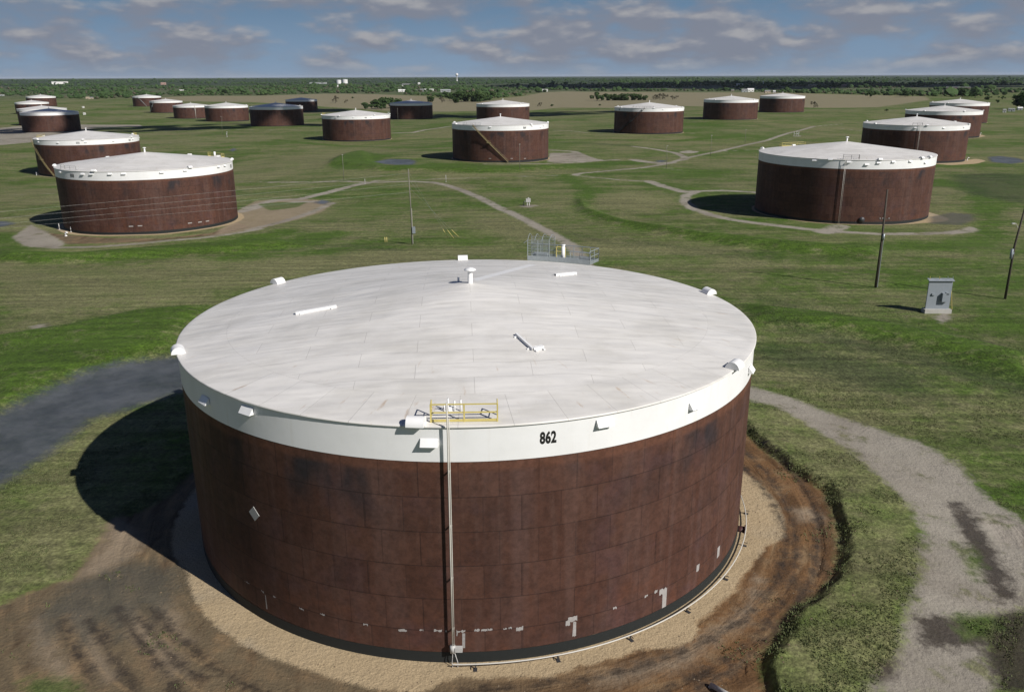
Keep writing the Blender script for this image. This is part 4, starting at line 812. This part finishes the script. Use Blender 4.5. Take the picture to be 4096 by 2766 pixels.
def crown(name, h, w, mat, nblob=9, nleaf=900, leaf=.75, base=.22, seed=0):
    r = np.random.default_rng(seed); cen = np.c_[r.normal(0, w*.24, nblob), r.normal(0, w*.24, nblob), r.uniform(base+.12, .86, nblob)*h]; rad_ = r.uniform(.16, .28, nblob)*w
    i = r.integers(0, nblob, nleaf); d = r.normal(size=(nleaf, 3)); d /= np.linalg.norm(d, axis=1)[:, None]; p = cen[i]+d*(rad_[i]*r.uniform(.55, 1.08, nleaf))[:, None]*np.array([1, 1, .85])
    u = r.normal(size=(nleaf, 3)); u /= np.linalg.norm(u, axis=1)[:, None]; v = np.cross(u, d+r.normal(0, .5, (nleaf, 3))); v /= np.linalg.norm(v, axis=1)[:, None]; s = leaf*r.uniform(.5, 1.2, nleaf)[:, None]
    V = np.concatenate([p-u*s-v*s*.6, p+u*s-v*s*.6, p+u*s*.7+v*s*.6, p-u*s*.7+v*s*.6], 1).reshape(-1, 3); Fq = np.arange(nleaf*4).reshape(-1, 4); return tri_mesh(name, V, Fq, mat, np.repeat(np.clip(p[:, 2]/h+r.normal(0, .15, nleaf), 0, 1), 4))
def trunk_mesh(h, seed=0):
    r = random.Random(seed); m = MB(); m.tube([(0,0,-.5),(r.uniform(-.2,.2),0,h*.3),(0,r.uniform(-.2,.2),h*.6)], .035*h, 7, .012*h)
    for k in range(4): a = r.uniform(0, 6.3); m.tube([(0,0,h*(.25+.08*k)),(math.cos(a)*h*.2,math.sin(a)*h*.2,h*(.48+.08*k))], .015*h, 5, .006*h)
    return m.mesh('trunk', BARK)
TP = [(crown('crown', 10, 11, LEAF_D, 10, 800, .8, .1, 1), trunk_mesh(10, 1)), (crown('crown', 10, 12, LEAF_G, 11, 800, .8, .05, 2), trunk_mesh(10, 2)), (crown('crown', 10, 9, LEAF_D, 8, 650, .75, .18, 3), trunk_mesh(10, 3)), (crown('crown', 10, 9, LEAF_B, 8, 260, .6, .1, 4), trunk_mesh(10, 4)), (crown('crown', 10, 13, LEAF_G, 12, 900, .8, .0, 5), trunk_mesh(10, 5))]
def tree(px, py, hpx, kind, label, group=None, wide=1.0, name='tree'):
    x, y, z = at(px, py); D = y*math.cos(PITCH); h = hpx/F*D; cm, tm = TP[kind]; t = thing(name, (x, y, z), label, 'tree', group, random.uniform(0, 6.3)); s = h/10; t.scale = (s*wide, s*wide, s)
    link('crown', cm, t); link('trunk', tm, t)
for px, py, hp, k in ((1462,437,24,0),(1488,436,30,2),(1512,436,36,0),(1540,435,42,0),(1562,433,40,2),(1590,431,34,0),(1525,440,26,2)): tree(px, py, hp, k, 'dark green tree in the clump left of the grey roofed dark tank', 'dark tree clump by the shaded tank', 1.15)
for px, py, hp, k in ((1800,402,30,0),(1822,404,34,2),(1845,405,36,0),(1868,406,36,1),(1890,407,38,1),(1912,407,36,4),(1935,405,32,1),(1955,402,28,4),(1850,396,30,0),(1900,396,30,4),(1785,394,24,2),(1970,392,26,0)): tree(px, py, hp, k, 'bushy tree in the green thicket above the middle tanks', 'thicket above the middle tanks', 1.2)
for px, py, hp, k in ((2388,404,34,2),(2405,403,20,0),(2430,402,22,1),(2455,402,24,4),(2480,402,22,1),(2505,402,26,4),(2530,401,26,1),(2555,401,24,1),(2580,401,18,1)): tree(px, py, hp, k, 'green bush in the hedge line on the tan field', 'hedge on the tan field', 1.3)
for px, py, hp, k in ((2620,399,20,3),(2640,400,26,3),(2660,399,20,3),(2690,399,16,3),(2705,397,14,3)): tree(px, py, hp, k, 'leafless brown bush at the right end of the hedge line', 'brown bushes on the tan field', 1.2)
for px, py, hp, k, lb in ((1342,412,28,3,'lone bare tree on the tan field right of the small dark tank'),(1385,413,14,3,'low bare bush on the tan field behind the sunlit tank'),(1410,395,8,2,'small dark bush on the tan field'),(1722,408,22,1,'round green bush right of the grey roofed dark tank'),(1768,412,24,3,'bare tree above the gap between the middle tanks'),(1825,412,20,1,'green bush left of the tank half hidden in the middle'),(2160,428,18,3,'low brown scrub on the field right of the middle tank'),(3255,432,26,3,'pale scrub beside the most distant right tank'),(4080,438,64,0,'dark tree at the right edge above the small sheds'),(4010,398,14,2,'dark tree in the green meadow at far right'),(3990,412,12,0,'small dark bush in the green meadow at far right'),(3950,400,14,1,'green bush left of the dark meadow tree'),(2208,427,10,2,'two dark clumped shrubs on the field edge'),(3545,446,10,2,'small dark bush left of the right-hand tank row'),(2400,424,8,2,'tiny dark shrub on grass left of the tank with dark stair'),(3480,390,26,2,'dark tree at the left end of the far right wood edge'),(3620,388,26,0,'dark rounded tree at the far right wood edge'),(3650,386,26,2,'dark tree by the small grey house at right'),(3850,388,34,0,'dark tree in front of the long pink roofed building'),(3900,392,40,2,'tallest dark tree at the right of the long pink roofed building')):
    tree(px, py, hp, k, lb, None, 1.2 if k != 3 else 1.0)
# far woodland: an unbroken wood nobody could count
edge_px = [(-300,402),(0,398),(240,395),(420,397),(560,392),(800,383),(1024,383),(1300,374),(1500,376),(1700,384),(1780,393),(1850,399),(1950,399),(2030,390),(2100,382),(2160,371),(2250,365),(2390,367),(2700,366),(2950,366),(3100,372),(3250,375),(3450,380),(3550,384),(3700,387),(3850,390),(4096,380),(4400,380)]
ew = np.array([at0(*q) for q in edge_px]); eaz = np.arctan2(ew[:,0], ew[:,1]); er = np.hypot(ew[:,0], ew[:,1]); o_ = np.argsort(eaz); eaz, er = eaz[o_], er[o_]
bmI = bmesh.new(); bmesh.ops.create_icosphere(bmI, subdivisions=1, radius=1); IV = np.array([v.co[:] for v in bmI.verts]); IF = np.array([[v.index for v in f.verts] for f in bmI.faces]); bmI.free()
def wood(name, n, seed, mat, lo=0., hi=1., sz=(4, 8.5), clear=.47):
    r = np.random.default_rng(seed); az_ = r.uniform(-.66, .66, n*2); u = lo+(hi-lo)*r.uniform(0, 1, n*2)**.9; rm = np.interp(az_, eaz, er)+30; rr_ = rm*np.exp(u*np.log(9800/rm)); X, Y = rr_*np.sin(az_), rr_*np.cos(az_)
    dens = .6*vnoise(X, Y, 430, 11)+.4*vnoise(X, Y, 120, 12); keep = (dens > clear-.12*(rr_ < rm*1.06)); X, Y, rr_ = X[keep][:n], Y[keep][:n], rr_[keep][:n]; n = len(X); Z = gz0(X, Y); h = r.uniform(*sz, n)*(1+.9*(r.uniform(size=n) > .94)); w = h*r.uniform(.6, 1.05, n)
    V = IV[None]*r.uniform(.72, 1.25, (n, len(IV), 1))*np.stack([w, w, h*.55], 1)[:, None]+np.stack([X, Y, Z+h*.5], 1)[:, None]; Fq = (IF[None]+(np.arange(n)*len(IV))[:, None, None]).reshape(-1, 3); tone = np.repeat(vnoise(X, Y, 140, 51)*.6+.4*r.uniform(0, 1, n), len(IV)).reshape(n, -1)*.8+.2*r.uniform(0, 1, (n, len(IV)))
    o = link(name, tri_mesh(name, V.reshape(-1, 3), Fq, mat, tone.ravel())); o['kind'] = 'stuff'; return o
tag(wood('woodland', 9000, 21, LEAF_D), 'dark green woodland stretching along the whole horizon', 'woodland'); tag(wood('woodland', 3500, 22, LEAF_G, clear=.55), 'lighter green trees mixed through the wood along the horizon', 'woodland')
tag(wood('scrub', 900, 23, LEAF_B, 0, .35, (3, 6)), 'brown scrub along the near edge of the far wood', 'scrub')
# rough tufts on the bank and in the near grass
def tufts(name, X, Y, h0, h1, seed, nb=5):
    r = np.random.default_rng(seed); n = len(X); Z = gz(X, Y); Vs = []
    for k in range(nb):
        a = r.uniform(0, 6.28, n); l = r.uniform(h0, h1, n); lean = r.uniform(.25, .9, n)*l; w = r.uniform(.03, .07, n); ca, sa = np.cos(a), np.sin(a); ox, oy = r.normal(0, .1, n), r.normal(0, .1, n)
        Vs.append(np.stack([np.c_[X+ox-sa*w, Y+oy+ca*w, Z-.04], np.c_[X+ox+sa*w, Y+oy-ca*w, Z-.04], np.c_[X+ox+ca*lean, Y+oy+sa*lean, Z+l]], 1))
    V = np.concatenate(Vs).reshape(-1, 3); return tri_mesh(name, V, np.arange(len(V)).reshape(-1, 3), LEAF_T, np.repeat(r.uniform(0, 1, len(V)//3), 3))
LEAF_T = leaf_mat('grass_blades', (.055, .085, .024), (.145, .150, .075))
s_ = []
for i in range(len(bankw)-1):
    L = np.linalg.norm(bankw[i+1]-bankw[i]); k = int(L*14); t = rng.uniform(0, 1, k)[:, None]; s_.append(bankw[i]+(bankw[i+1]-bankw[i])*t+rng.normal(0, 1, (k, 2))*.0+np.array([1, 0])*rng.gamma(1.2, .55, (k, 1)))
s_ = np.concatenate(s_); keep = (sd_poly(BASIN, s_[:, 0], s_[:, 1]) > -.1) & (vnoise(s_[:, 0], s_[:, 1], 1.3, 61)+.5*vnoise(s_[:, 0], s_[:, 1], 4, 62) > .62); s_ = s_[keep]
o = link('tall_grass', tufts('tall_grass', s_[:, 0], s_[:, 1], .05, .17, 31)); o['kind'] = 'stuff'; tag(o, 'rough grass overhanging the mud bank right of the near tank', 'grass')
n = 170000; az_ = rng.uniform(-.62, .62, n); rr_ = 38*np.exp(rng.uniform(0, 1, n)*np.log(150/38)); X, Y = rr_*np.sin(az_), rr_*np.cos(az_)
ok = np.ones(n, bool)
for c in ('road', 'gravel', 'dirt', 'wet'): ok &= field_sd(c, X, Y) > .25
ok &= (np.hypot(X-c0[0], Y-c0[1]) > R+1) & (vnoise(X, Y, 2.5, 41)+.6*vnoise(X, Y, 9, 42) > .90); X, Y = X[ok], Y[ok]
o = link('grass', tufts('grass', X, Y, .04, .13, 32, 3)); o['kind'] = 'stuff'; tag(o, 'short tufted grass round the near tank', 'grass')

n = 5200; th_ = rng.uniform(-2.7, .75, n); q_ = R+3.5+rng.gamma(3.0, 2.0, n); X, Y = c0[0]+q_*np.cos(th_), c0[1]+q_*np.sin(th_)
ok = (sd_poly(BASIN, X, Y) < -.2) & (field_sd('gravel', X, Y) > .1) & (vnoise(X, Y, 1.7, 71)+.6*vnoise(X, Y, 5, 72) > 1.02); X, Y = X[ok], Y[ok]
o = link('weeds', tufts('weeds', X, Y, .05, .16, 33, 5)); o['kind'] = 'stuff'; tag(o, 'sparse weeds growing in the brown mud round the near tank', 'weeds')
m = MB(); r_ = random.Random(5)
for _ in range(420):
    th_ = r_.uniform(-2.7, .75); q_ = R+r_.uniform(1.0, 12); x, y = c0[0]+q_*math.cos(th_), c0[1]+q_*math.sin(th_); s_ = r_.uniform(.03, .10); z = float(gz(x, y)[0])
    m.add([(x+v[0]*s_*r_.uniform(.7, 1.3), y+v[1]*s_*r_.uniform(.7, 1.3), z+v[2]*s_*.6) for v in ((1,0,0),(-1,0,0),(0,1,0),(0,-1,0),(0,0,1),(0,0,-1))], [(0,2,4),(2,1,4),(1,3,4),(3,0,4),(2,0,5),(1,2,5),(3,1,5),(0,3,5)])
o = m.build('stones', simple('pale_stone', (.15, .11, .07), .9)); o['kind'] = 'stuff'; tag(o, 'loose stones and clods on the mud round the near tank', 'stones')
# ------------------------------------------------------------------ far buildings
WH = simple('white_siding', (.72, .71, .69), .6, 0, .06); GR = simple('grey_metal_siding', (.38, .40, .40), .5, 0, .1); TN = simple('tan_siding', (.42, .35, .26), .7, 0, .1); PK = simple('pinkish_brick', (.40, .26, .22), .7, 0, .1); RF = simple('grey_shingles', (.20, .20, .20), .8); RW = simple('white_metal_roof', (.74, .74, .73), .45, 0, .05); DK = simple('dark_glass', (.03, .035, .04), .2)
def house(x0, x1, y0, y1, wall, roof, label, cat='building', name='house', flat=False, deep=.6, group=None, dy=0):
    x, y, z = at((x0+x1)/2, y1+dy); D = y*math.cos(PITCH); w = (x1-x0)/F*D/2; h = max((y1-y0)/F*D, 2.5); d = max(w*deep, 2.5)
    t = thing(name, (x, y, z), label, cat, group, random.uniform(-.25, .25)-math.atan2(x, y)*.6); wh = h*(.62 if not flat else .93); m = MB(); m.box((-w, -d, -2), (w, d, wh)); m.build('wall', wall, t); m = MB(); e = .05*w
    if flat: m.box((-w-e*.4, -d-e*.4, wh), (w+e*.4, d+e*.4, h))
    else: m.add([(-w-e,-d-e,wh-.1),(w+e,-d-e,wh-.1),(w+e,d+e,wh-.1),(-w-e,d+e,wh-.1),(-w-e,0,h),(w+e,0,h)], [(0,1,5,4),(2,3,4,5),(0,4,3),(1,2,5),(3,2,1,0)])
    m.build('roof', roof, t); m = MB()
    m.box((-w*.12, -d-.06, 0), (w*.12, -d+.02, min(2.2, wh*.8))); m.build('door', DK, t)
    for k in (-.6, .55): m = MB(); m.box((w*k-w*.13, -d-.05, wh*.4), (w*k+w*.13, -d+.02, wh*.75)); m.build('window', DK, t)
    return t
def farcyl(x0, x1, y0, y1, label):
    x, y, z = at((x0+x1)/2, y1+3); D = y*math.cos(PITCH); w = (x1-x0)/F*D/2; h = (y1-y0+3)/F*D; t = thing('storage_tank', (x, y, z), label, 'storage tank', 'white tanks on the horizon'); m = MB(); m.lathe([(w,-3),(w,h*.93)], 32); m.build('shell', RW, t); m = MB(); m.lathe([(w*1.01,h*.93),(w*.5,h*.98),(.01,h)], 32); m.build('roof', RW, t)
farcyl(1346,1365,320,332,'left of two white storage tanks on the horizon'); farcyl(1369,1391,318,331,'right and larger of two white storage tanks on the horizon')
house(211,270,327,338,WH,RW,'long white building on the wooded horizon at far left',flat=True,deep=.3,name='long_building'); house(345,358,388,397,TN,TN,'left of two tan houses at the wood edge at far left'); house(360,374,388,396,TN,RF,'right of two tan houses at the wood edge at far left'); house(645,664,331,340,PK,PK,'pinkish building on the wooded horizon left of the middle'); house(718,735,359,364,WH,RW,'small white roof among trees above the far diagonal row',flat=True); house(0,16,379,384,GR,RW,'grey shed at the extreme left wood edge',flat=True)
house(1240,1306,330,336,GR,RW,'long low white roofed shed left of the white tanks',flat=True,deep=.25,name='long_building'); house(1204,1215,329,333,WH,RW,'tiny white building on the horizon left of the long low shed',flat=True); house(1345,1353,340,348,WH,RW,'small white gabled house just under the white horizon tanks')
house(1610,1647,335,345,WH,RF,'wide white house on the hillside left of the water tower'); house(1672,1681,331,338,WH,RW,'small white building between the wide house and the water tower'); house(1593,1608,358,368,WH,RW,'left of two white gabled houses above the grey roofed dark tank'); house(1610,1626,358,368,WH,RW,'right of two white gabled houses above the grey roofed dark tank'); house(1655,1669,359,364,WH,RF,'small white house right of the paired gables'); house(1680,1695,356,366,GR,RF,'grey house touching the left side of a white one'); house(1696,1709,356,365,WH,RW,'white square building beside the grey house',flat=True); house(1716,1734,356,363,WH,RW,'white boxy building left of the grey barn',flat=True); house(1763,1802,358,369,GR,GR,'long grey metal barn below the water tower',name='barn'); house(1939,1945,354,360,WH,RW,'tiny white shed in the trees above the thicket',flat=True); house(1994,2005,361,370,WH,RF,'small white house right of the thicket')
house(2168,2191,357,367,WH,RW,'white mobile home at the edge of the tan field',flat=True); house(2946,2971,335,342,WH,RW,'pale long roof deep in the dark wood at right',flat=True,deep=.3); house(2966,2987,356,369,GR,RF,'grey farm shed left of the white barn at right',name='barn'); house(2989,3014,354,368,WH,RW,'bright white gabled barn above the sunlit right tank',name='barn'); house(2925,2936,358,366,TN,RF,'small tan outbuilding left of the grey farm shed'); house(3058,3080,361,373,TN,RF,'tan house right of the white barn'); house(3092,3102,362,371,WH,RW,'small bright white shed above the most distant right tank')
house(3233,3277,339,346,TN,RW,'pale long building in the wood right of the most distant tank',flat=True,deep=.3); house(3368,3416,338,347,PK,PK,'pinkish long building in the wood at right',deep=.3); house(3618,3643,361,370,GR,RW,'small grey house with pale roof at the far right wood edge'); house(3788,3874,349,362,PK,RW,'long pink brick building with pale flat roof at far right',flat=True,deep=.3,name='long_building'); house(4011,4023,437,450,WH,RW,'white upright shed at the right edge behind the tank row',flat=True,name='shed'); house(4033,4057,434,446,GR,RW,'grey and white trailer beside the white upright shed',flat=True,name='trailer',deep=.4); house(4070,4088,428,440,GR,RW,'pale shed under the dark tree at the right edge',name='shed'); house(335,342,451,459,WH,RW,'tiny white hut on grass right of the shaded left tank',flat=True,name='hut'); house(331,336,427,432,WH,RW,'tinier white hut farther back on the left grass',flat=True,name='hut')
# water tower
x, y, z = at(1828, 326); D = y*math.cos(PITCH); h = 31/F*D; rb = 5.6/F*D; t = thing('water_tower', (x, y, z), 'white ball-topped water tower rising above the horizon', 'water tower')
m = MB(); m.lathe([(rb*math.sin(math.pi*i/14)+.01, h-rb-rb*math.cos(math.pi*i/14)) for i in range(15)], 24); m.build('ball', WH, t); m = MB(); m.lathe([(rb*.55,-4),(rb*.30,h*.2),(rb*.26,h*.5),(rb*.5,h-rb*1.75)], 18); m.build('stem', WH, t)
x, y, z = at(3052, 342); m = MB(); m.tube([(0,0,-2),(0,0,14)], 1.1, 10); m.lathe([(1.1,14),(1.6,14.5),(1.6,17),(.0,18)], 12); o = m.build('silo', WH); o.location = (x, y, z); tag(o, 'thin white standpipe in the dark wood at right', 'tower')

# ------------------------------------------------------------------ clouds overhead (out of frame) that shade part of the tank farm
CLM = simple('cloud_vapour', (.8, .8, .8), .95, 0, .03)
def cloud(cx, cy, ax, ay, ang_, alt, seed):
    r = np.random.default_rng(seed); k = alt/math.tan(SUN_EL); ox, oy = cx+k*math.cos(SUN_AZ), cy+k*math.sin(SUN_AZ); n = 70; t = r.uniform(0, 6.28, n); q = np.sqrt(r.uniform(0, 1, n)); sx_, sy_ = ax*q*np.cos(t), ay*q*np.sin(t); ca, sa = math.cos(ang_), math.sin(ang_)
    s = min(ax, ay)*r.uniform(.18, .36, n); X, Y = ox+sx_*ca-sy_*sa, oy+sx_*sa+sy_*ca; Z = alt+r.uniform(0, 8, n)
    V = IV[None]*r.uniform(.8, 1.15, (n, len(IV), 1))*np.stack([s, s, s*.3], 1)[:, None]+np.stack([X, Y, Z], 1)[:, None]; Fq = (IF[None]+(np.arange(n)*len(IV))[:, None, None]).reshape(-1, 3); o = link('cloud', tri_mesh('cloud', V.reshape(-1, 3), Fq, CLM, None, True)); o['kind'] = 'structure'; return o
cloud(-305, 765, 175, 52, 0.0, 520, 1); cloud(-20, 975, 185, 62, .02, 520, 2); cloud(-310, 1295, 85, 70, 0, 520, 3); cloud(950, 3600, 900, 900, .3, 1500, 4)

# ------------------------------------------------------------------ thin air between the tanks and the far woods
m = MB(); m.box((-75000, -75000, -70), (75000, 75000, 130)); hz = bpy.data.materials.new('thin_haze'); hz.use_nodes = True; nt = hz.node_tree; nt.nodes.remove(nt.nodes['Principled BSDF'])
pv = nd(nt, 'ShaderNodeVolumePrincipled', {'Color': (.78, .87, 1.0), 'Density': 1.3e-5, 'Anisotropy': 0.0}); nt.links.new(pv.outputs[0], nt.nodes['Material Output'].inputs['Volume'])
o = m.build('haze', hz); o['kind'] = 'stuff'; tag(o, 'thin bluish haze over the distant fields and woods', 'haze')
